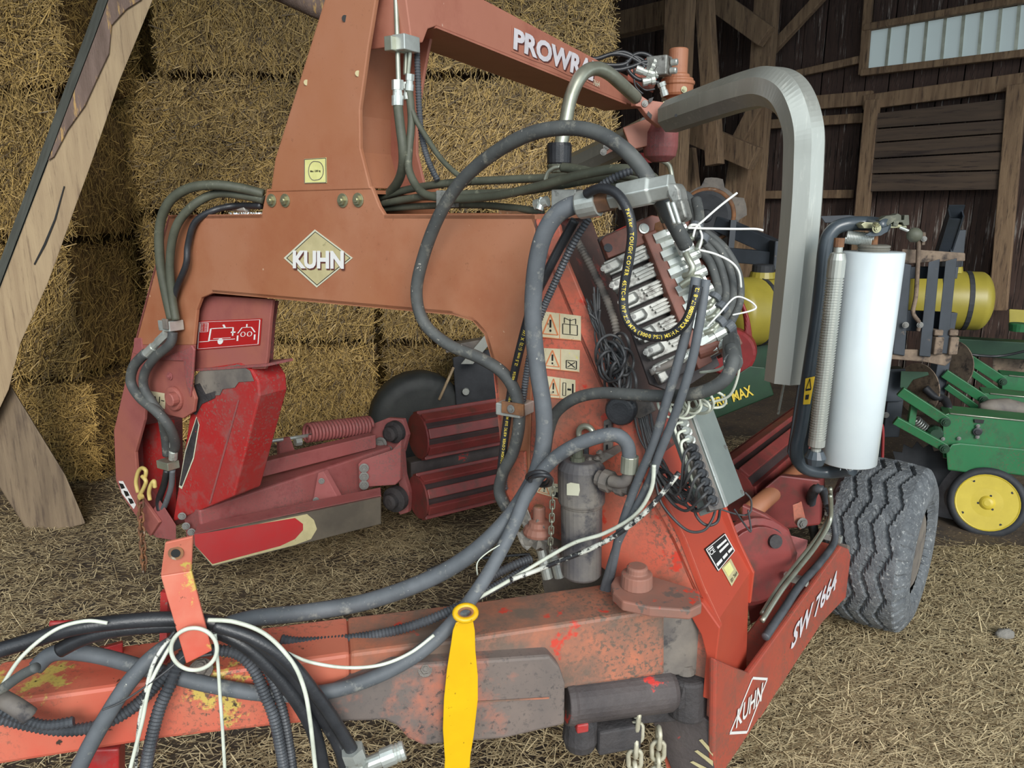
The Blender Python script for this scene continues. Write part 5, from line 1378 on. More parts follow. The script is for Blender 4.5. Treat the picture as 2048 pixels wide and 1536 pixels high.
fit(VB(1440, 690, .02), VB(1466, 682, .02), .022, M['dusty_grey'])
ob('hose_ferrule', cyl(VB(1462, 680, .03), F(1466, 725, -.2), .027, 14), M['hose'], BWR, bev=.002)
ob('connector_plug', bar(VB(1438, 668, .0), VB(1470, 660, .0), .03, .03), M['hose_black'], BWR, bev=.003)
# zip ties sticking out
hose('zip_tie', [(1386, 474, .08), (1392, 455, .09), (1408, 440, .09), (1440, 412, .09), (1474, 386, .09)], 5, M['ziptie'], fn=VBd, seg=6)
hose('zip_tie', [(1376, 456, .09), (1386, 456, .09), (1410, 457, .09), (1470, 458, .09), (1510, 458, .09), (1526, 461, .09)], 5, M['ziptie'], fn=VBd, seg=6)
hose('zip_tie', [(1400, 460, .08), (1404, 475, .08), (1398, 498, .08)], 5, M['ziptie'], fn=VBd, seg=6)
hose('zip_tie', [(1398, 500, .08), (1430, 508, .09), (1462, 524, .09), (1478, 545, .07), (1482, 575, .04)], 5, M['ziptie'], fn=VBd, seg=6)
hose('zip_tie', [(1414, 654, .08), (1440, 626, .1), (1470, 595, .1), (1496, 600, .1), (1512, 614, .1), (1500, 622, .1), (1465, 630, .08)], 4, M['ziptie'], fn=VBd, seg=6)
hose('zip_tie', [(1376, 456, .075), (1384, 450, .09), (1398, 452, .08), (1400, 462, .06)], 6, M['ziptie'], fn=VBd, seg=6)
# wires: black bundle in the leg channel, pale bundle below
rw = random.Random(21)
for k in range(16):
    a = rw.uniform(-8, 8)
    pts = [(1180 + rw.uniform(-8, 20), 590 + rw.uniform(-20, 40), -.01 - rw.random() * .03), (1196 + a, 650 + rw.uniform(-15, 25), -.03), (1212 + rw.uniform(-14, 22), 700 + rw.uniform(-20, 20), -.06 - rw.random() * .04), (1228 + rw.uniform(-22, 26), 745 + rw.uniform(-20, 20), -.08), (1240 + rw.uniform(-20, 16), 780 + rw.uniform(-12, 16), -.05)]
    hose('wire', pts, rw.choice((4, 5, 6)), M['wire'], seg=6)
for k in range(11):
    cx, cy = 1232 + rw.uniform(-18, 24), 730 + rw.uniform(-36, 38)
    rx, ry = rw.uniform(14, 32), rw.uniform(22, 46)
    ph = rw.uniform(0, 6)
    c_ = [F(cx + rx * math.cos(ph + q), cy + ry * math.sin(ph + q), -.06 - .03 * math.sin(q * 2 + k) - .004 * k) for q in [2 * math.pi * j / 9 for j in range(9)]]
    ob('wire_loop', tube(spline(c_, 4, True), .0048, 6, True), M['wire'], BWR, smooth=True)
for k in range(13):
    u0 = 1266 + rw.uniform(0, 34)
    pts = [(u0, 820 + rw.uniform(-6, 10), .0), (u0 + 14 + rw.uniform(-8, 10), 880, -.02), (u0 + 40 + rw.uniform(-14, 20), 940 + rw.uniform(-10, 20), -.05), (u0 + 75 + rw.uniform(-20, 20), 985 + rw.uniform(-15, 20), -.08), (1400 + rw.uniform(-20, 20), 985 + rw.uniform(-30, 25), -.08), (1385 + k * 4.0, 870 + k * 12, -.07)]
    hose('wire', pts, 5, M['wire'], seg=6)
hose('wire', [(1310, 960, -.1), (1325, 1010, -.12), (1370, 1058, -.12), (1405, 1062, -.12), (1424, 1040, -.1), (1432, 1014, -.07)], 6, M['wire'], seg=6)
hose('wire', [(1385, 990, -.08), (1392, 1030, -.1), (1412, 1050, -.1), (1434, 1044, -.08), (1440, 1020, -.04)], 6, M['wire'], seg=6)
hose('wire', [(1440, 1018, .05), (1480, 1030, .1), (1500, 1025, .12), (1502, 1000, .12), (1490, 985, .1)], 4, M['wire'], seg=6)
hose('wire', [(1468, 1018, .05), (1490, 1050, .08), (1502, 1062, .1), (1496, 1020, .1)], 4, M['wire'], seg=6)
for k in range(9):
    cx, cy = 1340 + 20 * (k % 5) + rw.uniform(-6, 6), 800 + rw.uniform(-6, 12)
    rx, ry = rw.uniform(16, 34), rw.uniform(12, 26)
    c_ = [F(cx + rx * math.cos(q), cy + ry * math.sin(q) + rx * .15 * math.cos(q), -.14 - .03 * math.sin(q + k)) for q in [2 * math.pi * j / 8 for j in range(8)]]
    ob('pale_wire_loop', tube(spline(c_, 4, True), .0042, 6, True), M['wire_white'], BWR, smooth=True)
hose('pale_wire', [(1400, 745, -.1), (1440, 738, -.14), (1470, 715, -.16), (1478, 740, -.16), (1460, 790, -.15), (1420, 805, -.14)], 6, M['wire_white'], seg=6)
# ---- control box
bx = [P(1378, 822, 2.24), P(1420, 798, 2.36), P(1491, 990, 2.20), P(1448, 1016, 2.08)]
bn = (bx[1] - bx[0]).cross(bx[3] - bx[0]).normalized()
if bn.dot(EYE - bx[0]) < 0: bn = -bn
cb = ob('control_box', prism(bx, bn * -.09), mat('grey_zinc_box', S(140, 148, 142), S(124, 132, 128), 4, .45, .3), BWR, bev=.004, label='long grey sheet metal junction box')
ob('box_lid_lip', prism([bx[0] + bn * .001, bx[0].lerp(bx[1], .12) + bn * .001, bx[3].lerp(bx[2], .12) + bn * .001, bx[3] + bn * .001], bn * .006), M['steel'], cb, bev=.002)
for f in (.04, .5, .96):
    bolt(bx[0].lerp(bx[3], f).lerp(bx[1].lerp(bx[2], f), .9) + bn * .001, bn, .005, M['dull'], cb)
sp = [P(1346, 830, 2.22), P(1377, 822, 2.24), P(1448, 1016, 2.08), P(1420, 1022, 2.06)]
sn = (sp[1] - sp[0]).cross(sp[3] - sp[0]).normalized()
if sn.dot(EYE - sp[0]) < 0: sn = -sn
ob('gland_plate', prism(sp, sn * -.02), M['dusty_grey'], cb, bev=.002)
for k in range(10):
    f = .12 + .088 * k
    p = sp[0].lerp(sp[3], f).lerp(sp[1].lerp(sp[2], f), .45)
    gm = M['steel'] if k < 3 else M['hose_black']
    ob('cable_gland', lathe([(0, .017), (.008, .017), (.009, .013), (.02, .013), (.021, .015), (.03, .012)], p, sn + V((-.6, 0, -.1)), 10), gm, cb)
    e = p + (sn + V((-.6, 0, -.1))).normalized() * .03
    g_ = F(1352 + rw.uniform(-22, 26), 968 + rw.uniform(-24, 26), -.10)
    h_ = F(1300 + rw.uniform(-10, 24), 925 + rw.uniform(-30, 30), -.05)
    if k < 3: g_, h_ = F(1402 - k * 4, 965 + k * 6, -.10), F(1396 - k * 6, 1000, -.08)
    ob('box_cable', tube(spline([e, e + V((-.025, -.015, -.02)), e.lerp(g_, .55) + V((0, -.02, -.05)), g_, h_], 6), .0048, 6), M['wire'] if k > 2 else M['wire_white'], BWR, smooth=True)
# ---- left bundle over the portal's left shoulder
lh = [[(527, 388, .12), (480, 376, .06), (430, 370, .0), (380, 376, -.05), (340, 402, -.08), (320, 450, -.08), (320, 520, -.07), (330, 580, -.06), (343, 638, -.05)],
      [(527, 400, .12), (480, 390, .08), (430, 388, .03), (385, 412, -.03), (352, 455, -.06), (340, 520, -.06), (344, 590, -.05), (352, 640, -.05)],
      [(523, 412, .12), (470, 412, .1), (425, 422, .02), (390, 445, -.02), (376, 490, -.03), (372, 530, -.04), (354, 575, -.04), (346, 610, -.04), (350, 640, -.04)]]
for p_, px, m_ in zip(lh, (19, 17, 13), ('hose_green', 'hose_green', 'hose_black')):
    hose('shoulder_hose', p_, px, M[m_])
fit(F(455, 414, .12), F(495, 416, .12), .02)
ob('hose_clamp', box(F(342, 650, -.05), T, L, ZUP, .045, .04, .025), M['steel'], BWR, bev=.004)
ob('clamp_cap', box(F(331, 648, -.095), T, L, ZUP, .018, .006, .025), M['dusty_grey'], BWR, bev=.003)
fit(F(333, 668, -.08), F(290, 710, -.1), .022)
hose('arm_hose', [(292, 706, -.1), (268, 732, -.11), (262, 765, -.11), (280, 795, -.11), (312, 822, -.1), (338, 852, -.07), (350, 885, -.02), (348, 900, .0)], 20, M['hose'])
hose('arm_hose', [(346, 664, -.07), (340, 688, -.08), (310, 715, -.09), (290, 745, -.09), (288, 775, -.09), (305, 805, -.09), (322, 830, -.07), (330, 870, -.02), (334, 910, .0)], 18, M['hose'])
fit(F(348, 878, -.02), F(346, 918, .0), .022)
ob('hose_clamp', box(F(336, 928, .0), T, L, ZUP, .05, .035, .022), M['tube'], BWR, bev=.004)
hose('arm_hose', [(334, 940, .0), (328, 970, .02), (318, 1000, .03), (320, 1020, .03)], 13, M['hose_black'])
hose('arm_pipe', [(345, 940, .0), (342, 975, .02), (330, 1010, .03), (322, 1022, .04)], 11, M['hose_grey'])
# ---- hoses to the motor on top of the boom
for k, (pts, px) in enumerate([([(1160, 110), (1190, 118), (1225, 108), (1255, 112), (1290, 130), (1312, 128)], 9), ([(1180, 122), (1215, 130), (1250, 128), (1268, 110), (1290, 108), (1315, 122)], 9), ([(1195, 132), (1230, 140), (1262, 134), (1290, 124), (1318, 128)], 10), ([(1255, 120), (1256, 140), (1275, 158), (1300, 162), (1318, 166)], 8), ([(1268, 112), (1285, 120), (1300, 138), (1312, 148)], 7), ([(1210, 112), (1245, 104), (1275, 118), (1290, 136)], 8), ([(1268, 132), (1270, 170), (1286, 188)], 4), ([(1272, 165), (1290, 180), (1310, 178)], 4)]):
    hose('motor_hose', [(u, v, 4.42) for u, v in pts], px, M['hose_black'], fn=P, seg=8, n=6)
# ---- hoses and cables hung on the drawbar's hose carrier
def GG(u, v, o): return G(u, v, o)
dh = [([(-60, 1318, .06), (60, 1282, .06), (150, 1256, .07), (250, 1243, .07), (350, 1238, .07), (430, 1246, .08), (500, 1272, .09), (560, 1320, .1), (610, 1378, .1), (650, 1440, .1), (682, 1500, .1), (700, 1580, .1)], 30, 'hose_black', 'black hose over the carrier bracket'),
      ([(120, 1300, .03), (170, 1275, .04), (240, 1258, .05), (340, 1250, .05), (420, 1258, .06), (490, 1290, .08), (550, 1345, .09), (600, 1410, .1), (630, 1470, .11), (650, 1560, .11)], 30, 'hose_black', None),
      ([(430, 1250, .1), (510, 1278, .12), (580, 1326, .13), (640, 1400, .13), (680, 1460, .13), (704, 1500, .13)], 26, 'hose_black', None),
      ([(420, 1262, -.02), (360, 1280, .03), (310, 1310, .08), (260, 1362, .10), (215, 1430, .11), (170, 1510, .12), (140, 1580, .12)], 32, 'hose_grey', None),
      ([(72, 1335, .25), (40, 1352, .22), (0, 1380, .2), (-40, 1400, .2)], 20, 'hose', None)]
for p_, px, m_, lab in dh:
    hose('drawbar_hose', p_, px, M[m_], fn=GG, seg=14, label=lab)
fit(G(704, 1498, .13), G(722, 1545, .13), .034)
cpb = ob('hose_coupler', lathe([(0, .022), (.05, .022), (.052, .028), (.09, .028), (.095, .024), (.10, .028), (.105, .024), (.11, .028), (.12, .025)], G(728, 1532, .13), G(795, 1505, .13) - G(728, 1532, .13), 16), M['steel'], BWR)
hose('elbow_pipe', [(716, 1530, .13), (724, 1538, .13), (736, 1530, .13)], 22, M['steel'], fn=GG)
for p_, px in [([(-40, 1425, .06), (50, 1448, .06), (130, 1460, .07), (200, 1450, .07), (270, 1412, .06), (330, 1350, .05), (372, 1306, .03)], 26), ([(285, 1580, .09), (298, 1500, .09), (318, 1420, .08), (340, 1370, .07), (360, 1320, .04), (385, 1290, .03)], 26), ([(420, 1300, .03), (470, 1306, .05), (505, 1335, .06), (530, 1390, .07), (552, 1450, .08), (575, 1580, .08)], 24), ([(500, 1300, .04), (540, 1350, .05), (565, 1420, .06), (580, 1500, .06), (590, 1580, .06)], 20), ([(-40, 1402, .09), (30, 1432, .09), (90, 1450, .09), (150, 1442, .09)], 22)]:
    hose('conduit', p_, px, M['corr'], fn=GG, corr=.010, n=12)
for p_, px, m_ in [([(-40, 1440, .16), (0, 1378, .15), (45, 1312, .13), (110, 1260, .11), (170, 1242, .1), (215, 1246, .1)], 8, 'wire_white'),
                   ([(416, 1240, .11), (470, 1244, .12), (530, 1268, .13), (580, 1318, .14), (606, 1370, .15), (620, 1440, .16), (635, 1580, .16)], 9, 'wire_white'),
                   ([(356, 1268, .1), (330, 1310, .12), (300, 1370, .14), (285, 1440, .15), (270, 1500, .15), (250, 1580, .15)], 8, 'wire_white'),
                   ([(350, 1262, .11), (310, 1320, .13), (292, 1380, .14), (278, 1450, .14), (268, 1580, .14)], 8, 'wire_mottled'),
                   ([(430, 1268, .12), (436, 1330, .13), (440, 1390, .14), (445, 1460, .14), (452, 1580, .14)], 7, 'wire_white'),
                   ([(575, 1306, .1), (620, 1324, .1), (690, 1335, .1), (760, 1330, .1), (820, 1306, .1), (868, 1270, .09)], 7, 'wire_white')]:
    hose('white_cable', p_, px, M[m_], fn=GG, seg=8)
lp_ = [G(388 + 46 * math.cos(q), 1298 + 42 * math.sin(q), .15 + .015 * math.cos(q)) for q in [2 * math.pi * j / 14 for j in range(14)]]
ob('white_cable_loop', tube(spline(lp_, 5, True), .0055, 8, True), M['wire_white'], BWR, smooth=True)
hose('black_tie', [(372, 1318, .07), (400, 1312, .07), (424, 1308, .07)], 6, M['wire'], fn=GG, seg=6)
hose('black_tie', [(370, 1310, .12), (320, 1352, .14), (250, 1400, .14), (205, 1420, .14)], 4, M['wire'], fn=GG, seg=6)
ob('hose_sleeve', tube(spline([G(0, 1395, .12), G(30, 1412, .14), G(60, 1432, .14)], 5), .022, 10), M['dusty_grey'], BWR, smooth=True)
# ------------------------------------------------------------------ loose things on and around the wrapper
# yellow strap hung on the drawbar
YS = root('yellow_strap', 'bright yellow flat strap with ring hanging over the drawbar', 'strap', G(920, 1536, .09))
yo = [(912, 1246), (926, 1240), (946, 1240), (950, 1262), (951, 1300), (956, 1352), (956, 1400), (948, 1470), (941, 1512), (937, 1580), (887, 1580), (890, 1520), (886, 1460), (888, 1400), (894, 1340), (902, 1290), (906, 1262)]
ob('strap_band', prism([G(*q, .10) for q in yo], -GN * .006), M['yellow'], YS, bev=.002)
ob('strap_ring', tube([G(931, 1226, .10) + GD * (.030 * math.cos(a)) + (ZUP * .6 - GN * .8).normalized() * (.022 * math.sin(a)) for a in [2 * math.pi * k / 20 for k in range(20)]], .009, 8, True), M['yellow'], YS, smooth=True)
ob('ring_grommet', tube([G(931, 1226, .10) + GD * (.022 * math.cos(a)) + (ZUP * .6 - GN * .8).normalized() * (.016 * math.sin(a)) for a in [2 * math.pi * k / 20 for k in range(20)]], .006, 8, True), M['rust'], YS, smooth=True)
# chains
def chain(name, label, pts, lw, wire, m, fn, step, cat='chain', grp=None):
    w = [fn(*p) for p in pts]
    q = resample(spline(w, 10), step)
    c = root(name, label, cat, q[-1], grp)
    for i in range(len(q) - 1):
        d = (q[i + 1] - q[i]).normalized()
        n = V((0, -1, 0)) if i % 2 else V((1, 0, 0))
        ob('chain_link', stadium(q[i] - d * step * .22, q[i + 1] + d * step * .22, n, lw, wire), m, c, smooth=True)
    return c
c1 = chain('hook_chain', 'rusty thin chain with pale yellow hooks hanging from the far leg', [(282, 985, -.06), (281, 1020, -.06), (283, 1060, -.06), (286, 1100, -.06), (289, 1150, -.06)], .016, .006, M['rust'], F, .044)
hookm = mat('pale_yellow_hook', S(206, 184, 112), S(186, 164, 96), 12, .5)
for k, pts in enumerate(([(276, 985), (272, 965), (276, 945), (284, 936), (292, 942), (290, 956)], [(280, 990), (288, 975), (292, 962), (284, 952)], [(300, 1000), (298, 985), (302, 970), (308, 962), (310, 975)])):
    ob('chain_hook', tube(spline([F(u, v, -.07 - .01 * k) for u, v in pts], 5), .011, 8), hookm, c1, smooth=True)
ob('hook_eye', lathe([(0, .016), (.02, .016)], F(285, 992, -.075), -L, 10), hookm, c1)
chalk = mat('pale_galvanised_chain', S(206, 200, 178), S(176, 170, 146), 20, .5, .3)
chain('safety_chain', 'pale galvanised chain hanging under the steering cylinder, left of two', [(1276, 1424, .02), (1272, 1460, .02), (1270, 1500, .02), (1268, 1580, .02)], .022, .0085, chalk, G, .052, grp='pale chains under the cylinder')
chain('safety_chain', 'pale galvanised chain under the steering cylinder, right of two', [(1318, 1462, .0), (1316, 1500, .0), (1312, 1580, .0)], .022, .0085, chalk, G, .052, grp='pale chains under the cylinder')
chain('pin_chain', 'thin grey chain hanging beside the black filter', [(1106, 962, -.16), (1105, 1000, -.16), (1103, 1050, -.16), (1100, 1100, -.14)], .008, .0028, M['tube'], F, .024)
# dark trailer with a covered wheel behind the portal
TR = root('dark_trailer', 'dark trailer with black covered wheel standing behind the portal opening', 'trailer', (-.75, 6.2, 0))
tc_ = P(838, 850, 6.3); rT = .40
tc_.z = .44
ob('covered_tyre', lathe([(-.14, .30), (-.13, .38), (-.08, .43), (.08, .43), (.13, .38), (.14, .30)], tc_, V((.35, -1, 0)), 28), M['tarp'], TR, smooth=True)
ob('trailer_body', loft([P(*q, 6.25) for q in [(905, 715), (1060, 680), (1060, 800), (912, 812)]], [P(*q, 6.6) for q in [(905, 715), (1060, 680), (1060, 800), (912, 812)]]), M['tyreside'], TR, bev=.01)
ob('trailer_top_slab', loft([P(*q, 6.2) for q in [(890, 692), (1060, 662), (1060, 684), (892, 706)]], [P(*q, 6.6) for q in [(890, 686), (1060, 658), (1060, 684), (892, 706)]]), M['dusty_grey'], TR, bev=.006)
ob('trailer_axle_bolt', lathe([(0, .03), (.03, .03)], P(932, 782, 6.24), V((0, -1, 0)), 10), M['steel'], TR)
apk = ob('aluminium_plank', prism([P(*q, 6.1) for q in [(922, 728), (946, 728), (1010, 650), (1010, 622)]], V((0, .04, 0))), M['alu'])
tag(apk, 'slanting aluminium plank behind the portal inner corner', 'plank')
stk = ob('wooden_stick', cyl(P(878, 800, 6.0), P(907, 735, 6.15), .012, 8), M['wood'], smooth=True)
tag(stk, 'thin stick leaning on the dark trailer behind the upper roller', 'stick')

# ------------------------------------------------------------------ row planter at the right
PL = root('row_planter', 'green row crop planter with yellow press wheel and dark folding frame', 'planter', (3.4, 5.6, 0))
ex = V((.93, -.36, 0)).normalized()
# near row unit
def unit(du, dv, y, sc, first):
    def q(u, v, dy=0.0): return P(u + du, v + dv, y + dy)
    bl_ = lambda pts, d, m, nm, b=.006, dy=0.0: ob(nm, loft([q(u, v, dy) for u, v in pts], [q(u, v, dy) + V((.10, d, 0)) for u, v in pts]), m, PL, bev=b)
    bl_([(1886, 830), (1900, 826), (2120, 848), (2120, 935), (1886, 916)] if first else [(1886, 826), (2120, 848), (2120, 900), (1886, 880)], .22, M['green'], 'row_unit_frame')
    ob('frame_rim', tube([q(1900, 827, -.005), q(2120, 849, -.005)], .006, 6), M['tube'], PL, smooth=True)
    # parallel arms
    for k, (a, b, w) in enumerate([((1800, 782), (1892, 842), 20), ((1790, 840), (1890, 895), 17)] if first else [((1808, 786), (1888, 838), 18), ((1812, 812), (1880, 860), 12)]):
        p, e = q(*a, .02), q(*b, -.06)
        ob('parallel_arm', bar(p, e, .035, pxm(w, p), up=V((.3, -.2, 1))), M['green'], PL, bev=.004)
        bolt(e - V((.02, .03, 0)), V((-.35, -1, 0)), .022, M['darkgreen'], PL)
        bolt(q(a[0] + 24, a[1] + 16, -.0), V((-.35, -1, 0)), .012, M['dull'], PL)
unit(118, -76, 6.35, .8, False)
unit(80, -40, 5.8, .9, False)
unit(0, 0, 5.15, 1.0, True)
def PQ(pts, y): return [P(u, v, y) for u, v in pts]
ob('unit_shroud', loft(PQ([(1904, 888), (1920, 886), (2120, 905), (2120, 962), (1990, 944), (1940, 946), (1895, 940), (1892, 905)], 5.1), PQ([(1904, 888), (1920, 886), (2120, 905), (2120, 962), (1990, 944), (1940, 946), (1895, 940), (1892, 905)], 5.35)), M['green'], PL, bev=.01)
ob('arm_link', bar(P(1828, 806, 5.2), P(1820, 858, 5.2), .05, .03), M['green'], PL, bev=.004)
ob('down_spring', helix(P(1830, 838, 5.25), P(1856, 862, 5.25), .03, .006, 7), M['steel'], PL, smooth=True)
ob('seed_meter', lathe([(0, .05), (.08, .06), (.1, .04)], P(1866, 862, 5.25), V((-.3, -1, 0)), 14), M['darkgreen'], PL)
ob('frame_window', prism(PQ([(1948, 838), (1968, 840), (1966, 847), (1949, 845)], 5.14), V((0, -.004, 0))), M['black'], PL)
ob('frame_hub', lathe([(0, .03), (.006, .03), (.008, .018), (.015, .018)], P(1955, 863, 5.13), V((-.3, -1, 0)), 16), M['hose_black'], PL)
for u, v in [(1956, 852), (1955, 874), (1886, 878), (1918, 877)]:
    bolt(P(u, v, 5.13), V((-.3, -1, 0)), .009, M['dull'], PL)
# press wheel, opener disc, coulter
wax2 = V((-.46, -.86, .22)).normalized()
wc = P(1973, 1004, 5.02)
pw = ob('press_wheel_tyre', lathe([(-.05, .19), (-.05, .225), (-.03, .245), (.03, .25), (.05, .235), (.055, .205), (.04, .20)], wc, wax2, 36), M['tyreside'], PL, smooth=True)
ob('press_wheel_disc', lathe([(.02, .203), (.045, .203), (.05, .196), (.047, .19), (.044, .10), (.046, .05), (.052, .045), (.06, .035), (.065, .02)], wc, wax2, 40), M['jdyellow'], pw, smooth=False)
_, w1, w2 = axes_of(wax2)
for k in range(4):
    a = .6 + k * math.pi / 2
    ob('wheel_hole', lathe([(0, .009), (.002, .009)], wc + wax2 * .0445 + (w1 * math.cos(a) + w2 * math.sin(a)) * .17, wax2, 10), M['black'], pw)
for k in range(3):
    a = .2 + k * 2.1
    ob('wheel_hole', lathe([(0, .008), (.002, .008)], wc + wax2 * .045 + (w1 * math.cos(a) + w2 * math.sin(a)) * .055, wax2, 10), M['black'], pw)
ob('opener_disc', lathe([(-.004, .25), (.004, .25), (.01, .12), (.02, .10), (.03, .04)], P(1925, 998, 5.18), V((-.62, -.78, .1)), 40), M['disc'], PL, smooth=False)
sp_pts = []
cw = P(1840, 945, 5.35)
ca, cu, cw2 = axes_of(V((-.5, -.86, .05)))
star = []
for k in range(32):
    a = 2 * math.pi * k / 32
    star.append(cw + (cu * math.cos(a) + cw2 * math.sin(a)) * (.24 if k % 2 else .19))
ob('spiked_coulter', prism(star, ca * -.012), M['tyreside'], PL)
ob('coulter_hub', lathe([(0, .05), (.04, .05), (.05, .03)], cw, ca, 16), M['darksteel'], PL)
# toolbars and vertical members
ob('toolbar', bar(P(1890, 690, 7.0), P(2120, 704, 6.6), .16, .16), M['darkgreen'], PL, bev=.01)
ob('toolbar_cross', bar(P(1780, 800, 5.45), P(1786, 735, 5.45), .14, .1), M['darksteel'], PL, bev=.006)
ob('mast', bar(P(1775, 870, 5.5), P(1790, 740, 5.5), .12, .12), M['darksteel'], PL, bev=.006)
ob('mast', bar(P(1870, 790, 5.9), P(1885, 700, 5.9), .10, .10), M['darksteel'], PL, bev=.006)
for u, v in [(1788, 757), (1786, 772), (1772, 830)]:
    bolt(P(u, v, 5.42), V((-.3, -1, 0)), .015, M['dull'], PL)
ob('unit_bracket', loft(PQ([(1802, 742), (1856, 744), (1858, 750), (1826, 760), (1812, 780), (1800, 775)], 5.3), PQ([(1802, 742), (1856, 744), (1858, 750), (1826, 760), (1812, 780), (1800, 775)], 5.36)), M['darkgreen'], PL, bev=.003)
ob('fertiliser_disc', lathe([(-.004, .20), (.004, .20), (.01, .06)], P(1836, 778, 5.6), V((-.95, -.3, 0)), 28), M['mudsteel'], PL)
ob('fertiliser_disc', lathe([(-.004, .20), (.004, .20), (.01, .06)], P(1906, 728, 6.2), V((-.95, -.3, 0)), 28), M['mudsteel'], PL)
ob('seed_tube_hose', tube(spline([P(1850, 776, 5.5), P(1868, 792, 5.45), P(1890, 800, 5.4), P(1898, 822, 5.3)], 6), .03, 8), M['hose_black'], PL, smooth=True)
ob('soil_bag', lathe([(0, .02), (.08, .06), (.22, .08), (.36, .06), (.44, .02)], P(1960, 812, 5.5), V((1, .1, -.12)), 14), M['dusty_grey'], PL, smooth=True)
ob('feed_cup', lathe([(0, .07), (.06, .08), (.07, .07)], P(2036, 662, 6.5), ZUP, 16), M['green'], PL)
ob('drive_box', loft(PQ([(1985, 712), (2120, 718), (2120, 800), (1985, 770)], 6.9), PQ([(1985, 712), (2120, 718), (2120, 800), (1985, 770)], 7.1)), M['mudsteel'], PL, bev=.006)
ob('control_cable', tube(spline([P(1905, 700, 6.3), P(1950, 710, 6.2), P(2000, 712, 6.2), P(2060, 700, 6.1)], 6), .012, 6), M['hose_black'], PL, smooth=True)
ob('red_guard_rod', tube(spline([P(1756, 845, 4.9), P(1764, 850, 4.9), P(1766, 875, 4.9), P(1764, 935, 4.9)], 5), .010, 8), M['redhose'], PL, smooth=True)
ob('black_stand', bar(P(1754, 860, 4.95), P(1752, 935, 4.95), .04, .04), M['tyreside'], PL)
# folded dark frame with three bars, crusted with mud
for a, b, c, d in [((1823, 530), (1801, 525), (1786, 708), (1809, 712)), ((1880, 518), (1857, 524), (1838, 712), (1861, 714)), ((1914, 516), (1891, 522), (1872, 706), (1895, 708))]:
    ob('folding_bar', loft(PQ([b, a, d, c], 5.0), PQ([b, a, d, c], 5.12)), M['darksteel'], PL, bev=.005)
ob('folding_frame_base', loft(PQ([(1780, 698), (1905, 700), (1902, 722), (1890, 732), (1850, 724), (1780, 718)], 5.02), PQ([(1780, 698), (1905, 700), (1902, 722), (1890, 732), (1850, 724), (1780, 718)], 5.2)), M['mudsteel'], PL, bev=.006)
ob('folding_frame_top', loft(PQ([(1804, 498), (1846, 500), (1930, 506), (1930, 522), (1866, 524), (1804, 528)], 5.06), PQ([(1804, 498), (1846, 500), (1930, 506), (1930, 522), (1866, 524), (1804, 528)], 5.2)), M['mudsteel'], PL, bev=.006)
ob('folding_frame_cross', bar(P(1800, 545, 5.15), P(1912, 545, 5.15), .05, .08), M['darksteel'], PL, bev=.004)
ob('folding_frame_cross', bar(P(1800, 640, 5.15), P(1908, 645, 5.15), .05, .14), M['darksteel'], PL, bev=.004)
for u in (1872, 1902):
    ob('mud_lug', box(P(u, 664, 5.02), V((1, 0, 0)), V((0, 1, 0)), ZUP, .03, .04, .02), M['mudsteel'], PL, bev=.008)
    ob('mud_lug', box(P(u, 690, 5.02), V((1, 0, 0)), V((0, 1, 0)), ZUP, .03, .04, .06), M['mudsteel'], PL, bev=.008)
ob('lift_rod', tube(spline([P(1838, 468, 4.98), P(1836, 520, 4.98), P(1832, 590, 4.98), P(1826, 625, 4.98), P(1838, 645, 4.98), P(1836, 662, 4.98)], 6), .014, 8), M['mudsteel'], PL, smooth=True)
for u in (1811, 1840): bolt(P(u, 650, 4.97), V((-.3, -1, 0)), .014, M['dull'], PL)
ob('rod_clevis', bar(P(1846, 464, 4.98), P(1844, 490, 4.98), .02, .04), M['mudsteel'], PL, bev=.003)
bolt(P(1848, 478, 4.95), V((-.3, -1, 0)), .012, M['dull'], PL)
# square tube standing up behind
sq = P(1912, 424, 6.4)
ob('square_tube', join(bar(sq + V((-.055, 0, 0)), sq + V((.15, .5, -.75)) + V((-.055, 0, 0)), .012, .12), bar(sq + V((.055, 0, 0)), sq + V((.15, .5, -.75)) + V((.055, 0, 0)), .012, .12), bar(sq + V((0, 0, .055)), sq + V((.15, .5, -.695)), .12, .012), bar(sq + V((0, 0, -.055)), sq + V((.15, .5, -.805)), .12, .012)), M['darksteel'], PL)
ob('tube_post', bar(P(1912, 460, 6.6), P(1896, 640, 6.6), .12, .10), M['darksteel'], PL, bev=.006)
ob('upper_bracket', loft(PQ([(1640, 432), (1700, 430), (1745, 438), (1740, 446), (1650, 446)], 6.2), PQ([(1640, 432), (1700, 430), (1745, 438), (1740, 446), (1650, 446)], 6.6)), M['darksteel'], PL, bev=.005)
# tanks
def tank(u, v, y, ln, r, d):
    c = P(u, v, y)
    prof = []
    for k in range(9):
        a = math.pi / 2 * k / 8
        prof.append((-ln / 2 - r * .45 * math.cos(a), r * max(math.sin(a), .02)))
    prof += [(ln / 2 + r * .45 * math.sin(math.pi / 2 * k / 8), r * max(math.cos(math.pi / 2 * k / 8), .02)) for k in range(9)]
    t_ = ob('liquid_tank', lathe(prof, c, d, 28), M['tank'], PL, smooth=True, label='yellow plastic liquid tank with black strap')
    for f in (-.1, .3):
        ob('tank_strap', lathe([(-.02, r * 1.0), (-.018, r * 1.02), (.018, r * 1.02), (.02, r * 1.0)], c + V(d).normalized() * (ln * f), d, 28), M['tyreside'], t_)
    ob('tank_neck', lathe([(0, .11), (.05, .10)], c + V((0, 0, r * .96)), ZUP, 18), M['tank'], t_)
    ob('tank_lid', lathe([(0, .09), (.06, .09), (.07, .08)], c + V((0, 0, r + .03)), ZUP, 18), M['tyreside'], t_)
tank(1520, 622, 6.3, .55, .29, V((.9, .4, 0)))
